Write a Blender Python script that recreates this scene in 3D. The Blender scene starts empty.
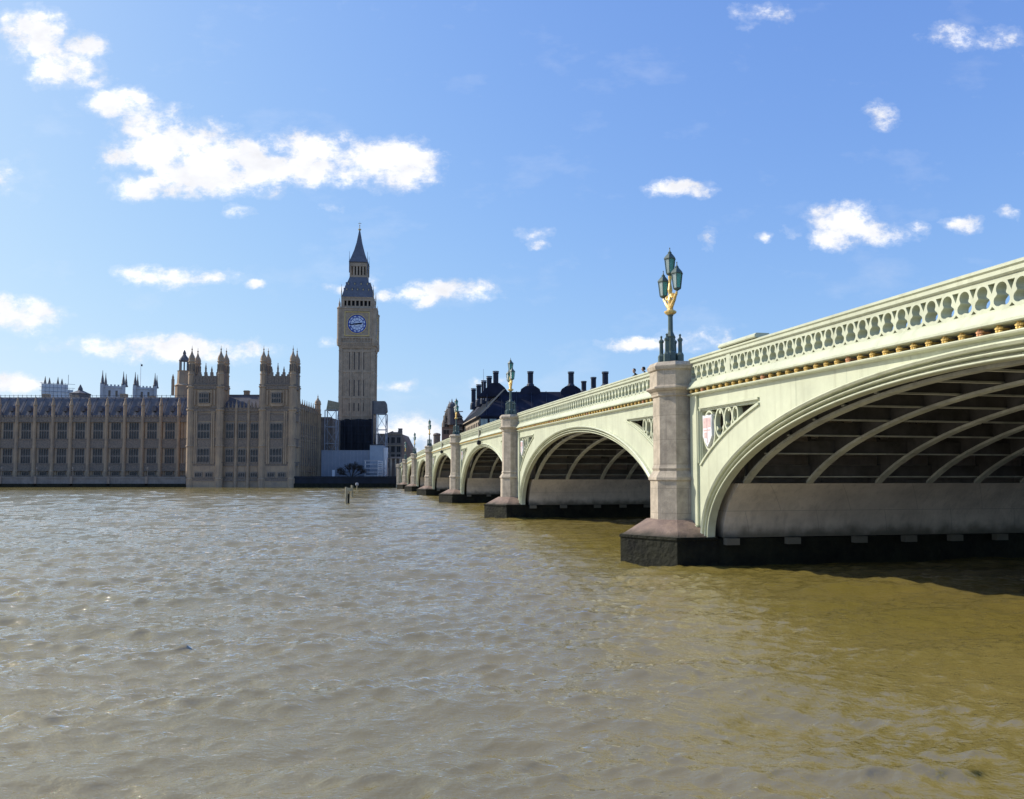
import bpy, math, random
import numpy as np
from mathutils import Vector, Matrix, noise as mnoise
from mathutils.geometry import tessellate_polygon
R = math.radians
random.seed(7)
rng = np.random.default_rng(11)
sc = bpy.context.scene
COL = sc.collection

# ------------------------------------------------------------------ camera
F = 780.0; CAMH = 3.58; HOR = 476.0; PITCH = R(2.8)
SHY = (HOR - 399.5) - F*math.tan(PITCH)
cd = bpy.data.cameras.new('camera'); cam = bpy.data.objects.new('camera', cd); COL.objects.link(cam)
cd.sensor_fit = 'HORIZONTAL'; cd.sensor_width = 36; cd.lens = 36*F/1024
cd.shift_y = SHY/1024; cd.clip_start = 0.1; cd.clip_end = 30000
cam.location = (0, 0, CAMH); cam.rotation_euler = (R(90)+PITCH, 0, 0)
sc.camera = cam

def U(px, py, Y):
    """world X and height seen at a pixel of the survey photo for a plane at depth Y"""
    a = (399.5 + SHY - py)/F
    t = math.tan(PITCH + math.atan(a))
    h = Y*t
    zc = Y*math.cos(PITCH) + h*math.sin(PITCH)
    return ((px-512)/F*zc, CAMH+h)
def UX(px, Y): return U(px, HOR, Y)[0]
def UZ(py, Y): return U(512, py, Y)[1]

# ------------------------------------------------------------------ world
SUN_AZ = R(-69); SUN_EL = R(36)
w = bpy.data.worlds.new('World'); sc.world = w; w.use_nodes = True
nt = w.node_tree; N = nt.nodes; Lk = nt.links; N.clear()
def nd(t, **k):
    n = N.new(t)
    for a, b in k.items(): setattr(n, a, b)
    return n
def mth(op, a, b=None, c=None, clamp=False):
    n = nd('ShaderNodeMath', operation=op); n.use_clamp = clamp
    for i, x in enumerate((a, b, c)):
        if x is None: continue
        if isinstance(x, (int, float)): n.inputs[i].default_value = x
        else: Lk.new(x, n.inputs[i])
    return n.outputs[0]
sky = nd('ShaderNodeTexSky', sky_type='NISHITA'); sky.sun_disc = False
sky.sun_elevation = SUN_EL; sky.sun_rotation = SUN_AZ
sky.air_density = 1.0; sky.dust_density = 1.1; sky.ozone_density = 2.4; sky.altitude = 0
tc = nd('ShaderNodeTexCoord')
sep = nd('ShaderNodeSeparateXYZ'); Lk.new(tc.outputs['Generated'], sep.inputs[0])
dx, dy, dz = sep.outputs
dyc = mth('MAXIMUM', dy, 0.02)
u = mth('DIVIDE', dx, dyc); v = mth('DIVIDE', dz, dyc)
uv = nd('ShaderNodeCombineXYZ'); Lk.new(u, uv.inputs[0]); Lk.new(v, uv.inputs[1])
def noise(scale, detail, rough, off, sy=1.0):
    mp = nd('ShaderNodeMapping'); mp.inputs['Scale'].default_value = (1, sy, 1); mp.inputs['Location'].default_value = off
    Lk.new(uv.outputs[0], mp.inputs[0])
    n = nd('ShaderNodeTexNoise'); n.inputs['Scale'].default_value = scale; n.inputs['Detail'].default_value = detail
    n.inputs['Roughness'].default_value = rough; Lk.new(mp.outputs[0], n.inputs['Vector']); return n
warp = noise(14, 5, 0.6, (3, 1, 0))
wv = nd('ShaderNodeVectorMath', operation='MULTIPLY_ADD')
Lk.new(warp.outputs['Color'], wv.inputs[0]); wv.inputs[1].default_value = (.055, .035, 0)
Lk.new(uv.outputs[0], wv.inputs[2])
wv2 = nd('ShaderNodeVectorMath', operation='ADD'); Lk.new(wv.outputs[0], wv2.inputs[0]); wv2.inputs[1].default_value = (-.0275, -.0175, 0)
# x, y, half width, half height (survey pixels), strength
CL = [(28,38,34,28,1.0),(52,66,38,26,1.0),(8,28,26,16,.9),(88,84,22,9,.7),
 (106,100,38,14,1.0),(140,124,40,22,1.0),(162,152,62,22,1.1),(205,168,66,26,1.15),(140,186,42,15,1.0),(255,170,60,20,1.05),
 (175,140,50,24,1.1),(228,158,50,20,1.1),(280,168,50,16,1.1),(66,50,26,20,.9),
 (300,150,46,18,1.0),(330,168,60,18,1.05),(372,160,42,20,1.05),(400,166,44,26,1.1),(425,174,22,14,.9),
 (232,209,22,8,.75),(333,208,12,5,.6),(148,275,44,10,.85),(210,277,28,8,.8),(252,283,10,4,.55),
 (16,315,46,17,1.05),(90,341,28,8,.8),(160,346,100,13,1.05),(215,350,46,12,.9),(385,296,16,7,.65),(338,290,12,5,.5),(368,284,10,8,.5),
 (445,290,48,12,.95),(430,300,22,8,.8),(680,188,38,9,1.0),(845,224,40,21,1.1),(872,236,40,13,.85),(838,240,26,12,.9),(970,226,20,10,.9),
 (766,232,10,5,.65),(790,230,14,6,.5),(924,230,12,6,.55),(655,344,52,7,.85),(698,340,30,13,.7),
 (985,38,46,14,.62),(762,15,30,12,.6),(890,108,18,8,.5),(893,120,18,6,.45),(540,246,10,6,.6),(530,233,20,8,.42),
 (395,387,24,5,.65),(330,341,14,5,.45),(8,384,44,10,1.0),(410,432,60,18,.75),(400,452,80,14,.8),(490,382,22,6,.7),(710,240,8,10,.42),(1015,214,14,6,.4),
 (1120,150,70,20,.9),(1250,260,120,26,1.0),(-90,180,90,26,1.0),(-200,330,120,24,1.0),(1100,60,50,18,.6),(-160,60,80,30,.9)]
total = None
for (px, py, a, b, s) in CL:
    uu = (px-512)/F; vv = U(512, py, 1.0)[1]-CAMH
    sb = nd('ShaderNodeVectorMath', operation='SUBTRACT'); Lk.new(wv2.outputs[0], sb.inputs[0]); sb.inputs[1].default_value = (uu, vv, 0)
    ml = nd('ShaderNodeVectorMath', operation='MULTIPLY'); Lk.new(sb.outputs[0], ml.inputs[0]); ml.inputs[1].default_value = (F/a/1.08, F/b/1.15, 0)
    ln = nd('ShaderNodeVectorMath', operation='DOT_PRODUCT'); Lk.new(ml.outputs[0], ln.inputs[0]); Lk.new(ml.outputs[0], ln.inputs[1])
    q = mth('MULTIPLY_ADD', ln.outputs['Value'], -s*0.8, s)
    total = q if total is None else mth('MAXIMUM', total, q)
n1 = noise(20, 12, 0.66, (0, 0, 0), 1.35)
n2 = noise(7, 6, 0.6, (5, 2, 0), 2.0)
dens = mth('ADD', total, mth('MULTIPLY', mth('SUBTRACT', n1.outputs['Fac'], 0.5), 3.3))
soft = mth('MULTIPLY', mth('SUBTRACT', dens, 0.02), 0.42, clamp=True)
dens = mth('MULTIPLY', mth('SUBTRACT', dens, 0.30), 1.6, clamp=True)
dens = mth('MAXIMUM', dens, mth('MINIMUM', soft, 0.38))
dens = mth('SMOOTH_MIN', dens, 1.0, 0.15)
front = mth('MULTIPLY', mth('SUBTRACT', dy, 0.1), 6.0, clamp=True)
dens = mth('MULTIPLY', dens, front, clamp=True)
# wisps of thin high vapour
wsp = mth('MULTIPLY', mth('SUBTRACT', n2.outputs['Fac'], 0.56), 0.7, clamp=True)
dens = mth('MAXIMUM', dens, mth('MULTIPLY', wsp, front))
hs = nd('ShaderNodeHueSaturation'); hs.inputs['Saturation'].default_value = 0.92; hs.inputs['Value'].default_value = 1.0
Lk.new(sky.outputs[0], hs.inputs['Color'])
# camera-like shoulder on the sky's brightness, channel by channel
sps = nd('ShaderNodeSeparateColor'); Lk.new(hs.outputs[0], sps.inputs[0])
cbs = nd('ShaderNodeCombineColor')
for ch_, (top_, k_) in enumerate(((1.03, .80), (1.0, 1.19), (.985, 2.6))):
    e_ = mth('EXPONENT', mth('MULTIPLY', sps.outputs[ch_], -.178*k_))
    Lk.new(mth('MULTIPLY', mth('SUBTRACT', 1.0, e_), top_/.178), cbs.inputs[ch_])
# thicker cloud is a little greyer at its base
n3 = noise(18, 4, 0.5, (1, 7, 0), 1.4)
shade = mth('MULTIPLY_ADD', n3.outputs['Fac'], 4.2, 3.5)
cc = nd('ShaderNodeCombineXYZ')
Lk.new(mth('MULTIPLY', shade, 0.985), cc.inputs[0]); Lk.new(mth('MULTIPLY', shade, 0.99), cc.inputs[1]); Lk.new(mth('MULTIPLY', shade, 1.03), cc.inputs[2])
mx = nd('ShaderNodeMix', data_type='RGBA'); Lk.new(dens, mx.inputs[0]); Lk.new(cbs.outputs[0], mx.inputs[6]); Lk.new(cc.outputs[0], mx.inputs[7])
bg = nd('ShaderNodeBackground'); bg.inputs[1].default_value = 0.150; Lk.new(mx.outputs[2], bg.inputs[0])
wo = nd('ShaderNodeOutputWorld'); Lk.new(bg.outputs[0], wo.inputs[0])

# ------------------------------------------------------------------ sun
sl = bpy.data.lights.new('sun', 'SUN'); sl.energy = 4.2; sl.angle = R(0.53); sl.color = (1.0, .94, .84)
so = bpy.data.objects.new('sun', sl); COL.objects.link(so)
sd = Vector((math.sin(SUN_AZ)*math.cos(SUN_EL), math.cos(SUN_AZ)*math.cos(SUN_EL), math.sin(SUN_EL)))
so.rotation_euler = sd.to_track_quat('Z', 'Y').to_euler(); so.location = (0, 0, 60)
sc.view_settings.view_transform = 'Standard'; sc.view_settings.look = 'None'
sc.view_settings.exposure = 0.31; sc.view_settings.gamma = 1.0; sc.view_settings.use_curve_mapping = False
sc.cycles.max_bounces = 6; sc.cycles.use_denoising = True

# ------------------------------------------------------------------ materials
def mat(name, col, rough=.7, var=.15, scale=1.5, metal=0, bump=0.0, bscale=8, col2=None, spec=.5, streak=0, brick=None, grime=None, trans=0, tide=None):
    m = bpy.data.materials.new(name); m.use_nodes = True
    t = m.node_tree; n = t.nodes; l = t.links
    b = n['Principled BSDF']; b.inputs['Roughness'].default_value = rough; b.inputs['Metallic'].default_value = metal
    b.inputs['Specular IOR Level'].default_value = spec
    if trans: b.inputs['Transmission Weight'].default_value = trans
    c = n.new('ShaderNodeTexCoord')
    nz = n.new('ShaderNodeTexNoise'); nz.inputs['Scale'].default_value = scale; nz.inputs['Detail'].default_value = 6; nz.inputs['Roughness'].default_value = .65
    l.new(c.outputs['Object'], nz.inputs['Vector'])
    rp = n.new('ShaderNodeValToRGB'); rp.color_ramp.elements[0].position = .3; rp.color_ramp.elements[1].position = .7
    c2 = col2 or tuple(x*(1-2*var) for x in col)
    rp.color_ramp.elements[0].color = (*c2, 1); rp.color_ramp.elements[1].color = (*[min(1, x*(1+var*.6)) for x in col], 1)
    l.new(nz.outputs['Fac'], rp.inputs[0]); out = rp.outputs[0]
    def mul(a, fac_socket, colr, f):
        x = n.new('ShaderNodeMix'); x.data_type = 'RGBA'; x.blend_type = 'MIX'
        g = n.new('ShaderNodeMath'); g.operation = 'MULTIPLY'; g.inputs[1].default_value = f; l.new(fac_socket, g.inputs[0])
        l.new(g.outputs[0], x.inputs[0]); l.new(a, x.inputs[6]); x.inputs[7].default_value = (*colr, 1); return x.outputs[2]
    if streak:   # rain streaks running down
        mp = n.new('ShaderNodeMapping'); mp.inputs['Scale'].default_value = (3.2, 3.2, .16); l.new(c.outputs['Object'], mp.inputs[0])
        s = n.new('ShaderNodeTexNoise'); s.inputs['Scale'].default_value = 1.3; s.inputs['Detail'].default_value = 5; l.new(mp.outputs[0], s.inputs['Vector'])
        r2 = n.new('ShaderNodeValToRGB'); r2.color_ramp.elements[0].position = .52; r2.color_ramp.elements[1].position = .74
        l.new(s.outputs['Fac'], r2.inputs[0]); out = mul(out, r2.outputs[0], grime or tuple(x*.45 for x in col), streak)
    if brick:    # course joints
        bw, bh = brick
        sx = n.new('ShaderNodeSeparateXYZ'); l.new(c.outputs['Object'], sx.inputs[0])
        ad = n.new('ShaderNodeMath'); l.new(sx.outputs[0], ad.inputs[0]); l.new(sx.outputs[1], ad.inputs[1])
        cb = n.new('ShaderNodeCombineXYZ'); l.new(ad.outputs[0], cb.inputs[0]); l.new(sx.outputs[2], cb.inputs[1])
        bt = n.new('ShaderNodeTexBrick'); bt.inputs['Scale'].default_value = 1; bt.inputs['Brick Width'].default_value = bw; bt.inputs['Row Height'].default_value = bh
        bt.inputs['Mortar Size'].default_value = .012; bt.inputs['Mortar Smooth'].default_value = .3
        l.new(cb.outputs[0], bt.inputs['Vector']); out = mul(out, bt.outputs['Fac'], tuple(x*.5 for x in col), .8)
    if tide:    # wet, weed-darkened stone up to an uneven high-water line
        zl, zh, tcol = tide
        sx2 = n.new('ShaderNodeSeparateXYZ'); l.new(c.outputs['Object'], sx2.inputs[0])
        tn = n.new('ShaderNodeTexNoise'); tn.inputs['Scale'].default_value = 1.7; tn.inputs['Detail'].default_value = 7; l.new(c.outputs['Object'], tn.inputs['Vector'])
        ta = n.new('ShaderNodeMath'); ta.operation = 'MULTIPLY_ADD'; l.new(tn.outputs['Fac'], ta.inputs[0]); ta.inputs[1].default_value = -1.1*(zh-zl); l.new(sx2.outputs[2], ta.inputs[2])
        tm = n.new('ShaderNodeMapRange'); tm.interpolation_type = 'SMOOTHSTEP'; l.new(ta.outputs[0], tm.inputs[0]); tm.inputs[1].default_value = zl-.55*(zh-zl); tm.inputs[2].default_value = zh-.55*(zh-zl); tm.inputs[3].default_value = 1; tm.inputs[4].default_value = 0
        out = mul(out, tm.outputs[0], tcol, .93)
    l.new(out, b.inputs['Base Color'])
    if bump:
        bn = n.new('ShaderNodeTexNoise'); bn.inputs['Scale'].default_value = bscale; bn.inputs['Detail'].default_value = 8; l.new(c.outputs['Object'], bn.inputs['Vector'])
        bp = n.new('ShaderNodeBump'); bp.inputs['Strength'].default_value = bump; bp.inputs['Distance'].default_value = .075
        l.new(bn.outputs['Fac'], bp.inputs['Height']); l.new(bp.outputs[0], b.inputs['Normal'])
    return m
M = {}
M['green'] = mat('pale_green_paint', (.55, .565, .40), .42, .09, .7, streak=.5, grime=(.36, .36, .235), bump=.12, bscale=5)
M['greend'] = mat('weathered_green_paint', (.46, .50, .36), .6, .12, 1.2, streak=.4)
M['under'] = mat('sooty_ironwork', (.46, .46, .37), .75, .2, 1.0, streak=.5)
M['web'] = mat('dark_web_plates', (.085, .08, .07), .8, .3, 1.2, streak=.4)  # near-black tone shared by the webs, spandrel backs and cornice recess
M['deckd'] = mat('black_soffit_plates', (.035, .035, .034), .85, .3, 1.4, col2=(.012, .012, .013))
M['granite'] = mat('pier_granite', (.47, .395, .295), .85, .2, 2.2, bump=.18, bscale=14, streak=.45, grime=(.22, .17, .14), brick=(2.4, 1.02))
M['graniteu'] = mat('pale_pier_stone', (.64, .56, .46), .85, .14, .7, tide=(1.15, 1.75, (.12,.11,.08)), bump=.3, bscale=8, streak=.4, brick=(3.1, 1.1))
M['weed'] = mat('tide_blackened_stone', (.022, .022, .012), .8, .3, 1.3, bump=1.0, bscale=5, col2=(.006, .006, .005), spec=.2)
M['redgranite'] = mat('brown_granite_slope', (.26, .185, .14), .8, .25, 2.0, tide=(1.1, 1.5, (.03,.03,.02)), spec=.25, bump=.4, bscale=10, col2=(.17, .12, .10))
M['gold'] = mat('gilding', (.82, .56, .18), .4, .12, 6, metal=.2)
M['enamelred'] = mat('faded_red_enamel', (.70, .47, .43), .5, .15, 6)
M['rose'] = mat('red_gilding', (.72, .36, .18), .5, .1, 6)
M['shieldw'] = mat('white_enamel', (.72, .72, .74), .5, .06, 4)
M['red'] = mat('red_enamel', (.55, .10, .07), .5, .1, 4)
M['lampiron'] = mat('dark_green_lamp_iron', (.085, .125, .105), .5, .2, 4)
M['lampglass'] = mat('green_lantern_glass', (.10, .42, .30), .12, .1, 3, trans=.35)
M['lampclear'] = mat('frosted_lantern_glass', (.50, .58, .52), .2, .1, 3, trans=.3)
M['lime'] = mat('palace_limestone', (.41, .285, .17), .9, .2, .35, bump=.4, bscale=2.5, streak=.55, grime=(.13, .105, .09), col2=(.29, .21, .145))
M['limeband'] = mat('carved_limestone', (.27, .20, .14), .9, .3, 2.6, bump=.8, bscale=3, col2=(.10, .085, .075))
M['mull'] = mat('pale_mullion_stone', (.24, .195, .155), .85, .15, 1)
M['slate'] = mat('blue_grey_cast_iron_roof', (.15, .14, .145), .7, .2, .6, streak=.5, grime=(.085, .08, .08), spec=.25)
M['glass'] = mat('window_glass', (.075, .066, .058), .2, .45, .35, spec=.4)
M['riverwall'] = mat('river_wall_stone', (.20, .185, .17), .9, .2, .4, bump=.3, bscale=3, streak=.5, brick=(1.6, .6))
M['towerstone'] = mat('tower_limestone', (.48, .35, .23), .9, .15, .5, streak=.45, grime=(.22, .18, .14), bump=.3, bscale=2)
M['towerdark'] = mat('tower_recess_stone', (.19, .15, .115), .9, .2, .9)
M['towerroof'] = mat('tower_roof_iron', (.14, .14, .16), .6, .15, .8)
M['dialw'] = mat('opal_dial', (.68, .72, .80), .4, .03, 1)
M['blue'] = mat('prussian_blue_paint', (.03, .06, .30), .5, .1, 3)
M['goldm'] = mat('tower_gilding', (.60, .46, .20), .5, .15, 2)
M['void'] = mat('dark_opening', (.012, .012, .014), .8, .2, 1)
M['net'] = mat('black_scaffold_sheeting', (.012, .014, .022), .8, .3, .4, bump=.5, bscale=1.2)
M['hoard'] = mat('grey_blue_hoarding', (.19, .22, .27), .6, .08, .25)
M['hoard2'] = mat('pale_cabin_panel', (.27, .32, .38), .6, .08, .4)
M['steel'] = mat('scaffold_steel', (.36, .37, .40), .5, .2, 1, metal=.2)
M['bronze'] = mat('dark_bronze_roof', (.018, .021, .042), .7, .25, .25, col2=(.008, .009, .018), spec=.2)
M['bronze2'] = mat('dark_bronze_chimney', (.028, .035, .058), .5, .25, 1, spec=.3)
M['sand'] = mat('sandstone', (.42, .34, .25), .9, .15, .5, bump=.2, bscale=3)
M['shawbrick'] = mat('striped_red_brick', (.34, .22, .17), .9, .2, .5, brick=(8, 1.6))
M['brownstone'] = mat('brown_portland_stone', (.27, .215, .18), .9, .2, .4)
M['white'] = mat('white_sheeting', (.74, .73, .72), .8, .06, .3)
M['abbey'] = mat('abbey_stone', (.52, .50, .50), .9, .12, .2)
M['bark'] = mat('bark', (.05, .042, .035), .9, .3, 3)
M['wood'] = mat('weathered_timber', (.42, .37, .24), .85, .25, 2, streak=.4)
M['dark'] = mat('dark_cloth', (.018, .018, .022), .9, .2, 5)
M['redcloth'] = mat('red_cloth', (.55, .04, .05), .8, .1, 5)
M['skin'] = mat('skin', (.42, .27, .20), .6, .05, 5)
M['hair'] = mat('dark_hair', (.02, .016, .013), .8, .1, 5)
M['asphalt'] = mat('asphalt', (.05, .05, .052), .9, .15, .5)
M['paving'] = mat('paving', (.22, .21, .20), .9, .15, 1, brick=(.9, .6))
M['ground'] = mat('ground', (.07, .072, .05), .95, .3, .05)

# ------------------------------------------------------------------ mesh helpers
OFF = {}
class MB:
    def __init__(s): s.v = []; s.f = []
    def add(s, vs, fs):
        k = len(s.v); s.v.extend([tuple(x) for x in vs]); s.f.extend([tuple(i+k for i in f) for f in fs])
    def box(s, x0, x1, y0, y1, z0, z1):
        s.add([(x0,y0,z0),(x1,y0,z0),(x1,y1,z0),(x0,y1,z0),(x0,y0,z1),(x1,y0,z1),(x1,y1,z1),(x0,y1,z1)],
              [(3,2,1,0),(4,5,6,7),(0,1,5,4),(1,2,6,5),(2,3,7,6),(3,0,4,7)])
    def loft(s, rings, closed=True, cap=True):
        n = len(rings[0]); k = len(s.v)
        for r in rings: s.v.extend([tuple(p) for p in r])
        for i in range(len(rings)-1):
            for j in range(n if closed else n-1):
                a = k+i*n+j; b = k+i*n+(j+1) % n
                s.f.append((a, b, b+n, a+n))
        if cap:
            s.f.append(tuple(k+j for j in range(n))[::-1]); s.f.append(tuple(k+(len(rings)-1)*n+j for j in range(n)))
    def lathe(s, prof, c=(0,0,0), n=12, ph=0, sx=1, sy=1):
        s.loft([[(c[0]+r*sx*math.cos(ph+2*math.pi*j/n), c[1]+r*sy*math.sin(ph+2*math.pi*j/n), c[2]+z) for j in range(n)] for r, z in prof])
    def tube(s, a, b, r0, r1=None, n=8):
        r1 = r0 if r1 is None else r1
        a = Vector(a); b = Vector(b); d = (b-a).normalized()
        x = d.orthogonal().normalized(); y = d.cross(x)
        s.loft([[a+(x*math.cos(t)+y*math.sin(t))*r0 for t in [2*math.pi*j/n for j in range(n)]], [b+(x*math.cos(t)+y*math.sin(t))*r1 for t in [2*math.pi*j/n for j in range(n)]]])
    def path(s, pts, r, n=6):
        for a, b in zip(pts[:-1], pts[1:]): s.tube(a, b, r, r, n)
    def build(s, name, m, parent=None, smooth=False, label=None):
        off = OFF.get(parent.name, (0,0,0)) if parent else (0,0,0)
        me = bpy.data.meshes.new(name)
        v = np.array(s.v, dtype=float) - np.array(off)
        me.from_pydata(v.tolist(), [], s.f); me.validate(); me.update()
        import bmesh
        bm = bmesh.new(); bm.from_mesh(me); bmesh.ops.recalc_face_normals(bm, faces=bm.faces); bm.to_mesh(me); bm.free()
        if smooth: me.shade_smooth()
        me.materials.append(M[m] if isinstance(m, str) else m)
        o = bpy.data.objects.new(name, me); COL.objects.link(o)
        if parent: o.parent = parent; OFF[o.name] = off
        if label: o['label'] = label
        return o
def thing(name, label, cat, off, rot=0, group=None, base=None):
    """Empty; children are modelled in a frame whose point `off` is the thing's base. rot turns the frame about the world origin"""
    o = bpy.data.objects.new(name, None); COL.objects.link(o); o.empty_display_size = .5
    OFF[o.name] = tuple(off)
    o.location = base if base is not None else Matrix.Rotation(rot, 3, 'Z') @ Vector(off)
    o.rotation_euler = (0, 0, rot); o['label'] = label; o['category'] = cat
    if group: o['group'] = group
    return o
def tag(o, label=None, cat=None, group=None, kind=None):
    for k, v_ in (('label', label), ('category', cat), ('group', group), ('kind', kind)):
        if v_: o[k] = v_
    return o
def copy_tree(o, parent=None):
    c = o.copy(); COL.objects.link(c); c.parent = parent
    for ch in list(o.children): copy_tree(ch, c)
    return c

# ------------------------------------------------------------------ setting: water, land
def water():
    # polar sheet, fine towards the river, real wave relief
    rr = [0.6]
    while rr[-1] < 520: rr.append(rr[-1]*(1+(.0042 if 7 < rr[-1] < 230 else .012))+.002)
    rr += [700, 1000, 1600, 3000, 6000, 12000]
    rr = np.array(rr)
    an = np.concatenate([np.linspace(-60, -38, 40), np.linspace(-37.9, 38.4, 1050), np.linspace(38.6, 75, 60)])
    an = np.radians(an)
    Rr, A = np.meshgrid(rr, an, indexing='ij')
    X = Rr*np.sin(A); Y = Rr*np.cos(A)
    cell = np.maximum(np.gradient(rr)[:, None], Rr*np.gradient(an)[None, :])
    Z = np.zeros_like(X); DX = np.zeros_like(X); DY = np.zeros_like(X)
    # gust patches so that the chop is uneven
    def lump(sx, sy, k):
        g = np.zeros_like(X)
        r2 = np.random.default_rng(k)
        for i in range(9):
            a = r2.uniform(0, 6.28); f = r2.uniform(.5, 2.0)
            g += np.sin(X*sx*f*math.cos(a)+Y*sy*f*math.sin(a)+r2.uniform(0, 6.28))
        return 1/(1+np.exp(-g*.8))
    patch = .6+.55*lump(.25, .5, 3); patch2 = .5+.7*lump(.7, 1.2, 5)
    # water sheltered beside the bridge is smoother
    th = R(-11.2)
    P = X*math.cos(th) - Y*math.sin(th); S = X*math.sin(th)+Y*math.cos(th)
    P = X*.981+Y*.194
    shel = 1-.30/(1+np.exp(-(P-7.0)/1.5))
    lam = np.geomspace(.16, 5.0, 140)
    for i, l_ in enumerate(lam):
        th = rng.normal(R(98), R(20) if l_ > 1.5 else R(30)); k = 2*math.pi/l_
        kx, ky = k*math.cos(th), k*math.sin(th)
        amp = .0098*l_**1.0*(.52 if l_ > 1.3 else .8 if l_ > .7 else 1.35)
        fade = np.clip((l_/cell-1.9)/1.6, 0, 1)
        ph = kx*X+ky*Y+rng.uniform(0, 6.28)
        pt = patch if l_ > 1 else patch2
        a = amp*fade*pt*shel
        Z += a*np.sin(ph); DX += a*.4*np.cos(ph)*kx/k; DY += a*.4*np.cos(ph)*ky/k
    # calm the few facets that would lean past the sun's height
    gr = np.gradient(Z, axis=0)/np.gradient(Rr, axis=0); ga = np.gradient(Z, axis=1)/(Rr*np.gradient(an)[None, :])
    sx_, sy_ = math.sin(SUN_AZ), math.cos(SUN_AZ)
    gx = gr*np.sin(A)+ga*np.cos(A); gy = gr*np.cos(A)-ga*np.sin(A)
    lee = np.clip((gx*sx_+gy*sy_-.22)/.2, 0, 1)
    for _ in range(3):
        for ax, hw in ((0, 5), (1, 14)):
            cs_ = np.cumsum(np.insert(lee, 0, 0, axis=ax), axis=ax); n_ = lee.shape[ax]
            i0 = np.clip(np.arange(n_)-hw, 0, n_); i1 = np.clip(np.arange(n_)+hw+1, 0, n_)
            lee = (np.take(cs_, i1, ax)-np.take(cs_, i0, ax))/(2*hw+1)
    calm = 1-.75*np.clip(lee*3, 0, 1)
    Z *= calm; DX *= calm; DY *= calm
    X2 = X+DX; Y2 = Y+DY
    nr, na = X.shape
    co = np.stack([X2, Y2, Z], -1).reshape(-1, 3)
    idx = np.arange(nr*na).reshape(nr, na)
    q = np.stack([idx[:-1, :-1], idx[:-1, 1:], idx[1:, 1:], idx[1:, :-1]], -1).reshape(-1, 4)
    me = bpy.data.meshes.new('river_water')
    me.vertices.add(len(co)); me.vertices.foreach_set('co', co.ravel())
    me.loops.add(q.size); me.loops.foreach_set('vertex_index', q.ravel().astype(np.int32))
    me.polygons.add(len(q)); me.polygons.foreach_set('loop_start', np.arange(0, q.size, 4, dtype=np.int32))
    me.update(calc_edges=True); me.shade_smooth()
    m = bpy.data.materials.new('muddy_river_water'); m.use_nodes = True
    t = m.node_tree; n = t.nodes; l = t.links; b = n['Principled BSDF']
    # silt scatters light below the surface, so the body colour ignores the ripple slopes; only the mirror part follows them
    n.remove(b); df = n.new('ShaderNodeBsdfDiffuse'); gz = n.new('ShaderNodeBsdfGlossy'); gz.inputs['Roughness'].default_value = .02; gz.inputs['Color'].default_value = (1, .96, .98, 1)
    fr = n.new('ShaderNodeFresnel'); fr.inputs['IOR'].default_value = 2.4; ms = n.new('ShaderNodeMixShader')
    up_ = n.new('ShaderNodeCombineXYZ'); up_.inputs[2].default_value = 1; l.new(up_.outputs[0], df.inputs['Normal'])
    l.new(fr.outputs[0], ms.inputs[0]); l.new(df.outputs[0], ms.inputs[1]); l.new(gz.outputs[0], ms.inputs[2]); l.new(ms.outputs[0], n['Material Output'].inputs[0])
    c = n.new('ShaderNodeTexCoord')
    def nz(scale, det, sc_=(1, 1, 1)):
        mp = n.new('ShaderNodeMapping'); mp.inputs['Scale'].default_value = sc_; l.new(c.outputs['Object'], mp.inputs[0])
        x = n.new('ShaderNodeTexNoise'); x.inputs['Scale'].default_value = scale; x.inputs['Detail'].default_value = det; x.inputs['Roughness'].default_value = .6
        l.new(mp.outputs[0], x.inputs['Vector']); return x
    s0 = nz(.12, 5, (1, .5, 1)); rp = n.new('ShaderNodeValToRGB'); rp.color_ramp.elements[0].position = .35; rp.color_ramp.elements[1].position = .68
    rp.color_ramp.elements[0].color = (.185, .145, .032, 1); rp.color_ramp.elements[1].color = (.235, .182, .055, 1)
    l.new(s0.outputs['Fac'], rp.inputs[0]); l.new(rp.outputs[0], df.inputs['Color'])
    s1 = nz(2.0, 4, (.8, 1.9, 1)); s2 = nz(11, 5, (1, 1.7, 1))
    ad = n.new('ShaderNodeMath'); ad.operation = 'MULTIPLY_ADD'; l.new(s2.outputs['Fac'], ad.inputs[0]); ad.inputs[1].default_value = .25
    c1 = n.new('ShaderNodeMath'); c1.operation = 'SUBTRACT'; l.new(s1.outputs['Fac'], c1.inputs[0]); c1.inputs[1].default_value = .5
    c2_ = n.new('ShaderNodeMath'); c2_.operation = 'ABSOLUTE'; l.new(c1.outputs[0], c2_.inputs[0])
    c3 = n.new('ShaderNodeMath'); c3.operation = 'MULTIPLY'; l.new(c2_.outputs[0], c3.inputs[0]); c3.inputs[1].default_value = -1.6; l.new(c3.outputs[0], ad.inputs[2])
    bp = n.new('ShaderNodeBump'); bp.inputs['Strength'].default_value = 1.0; bp.inputs['Distance'].default_value = .05
    l.new(ad.outputs[0], bp.inputs['Height']); l.new(bp.outputs[0], gz.inputs['Normal']); l.new(bp.outputs[0], fr.inputs['Normal'])
    me.materials.append(m)
    o = bpy.data.objects.new('river_water', me); COL.objects.link(o); o['kind'] = 'structure'
water()
BANK = 250.0
THB = R(-11.2)
def W(s, p, z=0): return (s*math.sin(THB)+p*math.cos(THB), s*math.cos(THB)-p*math.sin(THB), z)
b = MB()   # western land with its river edge
b.add([(-9000,252,3.3),(9000,252,3.3),(9000,12000,3.3),(-9000,12000,3.3)], [(0,1,2,3)])
tag(b.build('ground', 'ground'), kind='structure')
b = MB()   # near bank that the view is taken from
b.box(-300, 120, -60, -.8, -3, 2.0)
tag(b.build('riverside_walk', 'paving'), kind='structure')

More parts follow.
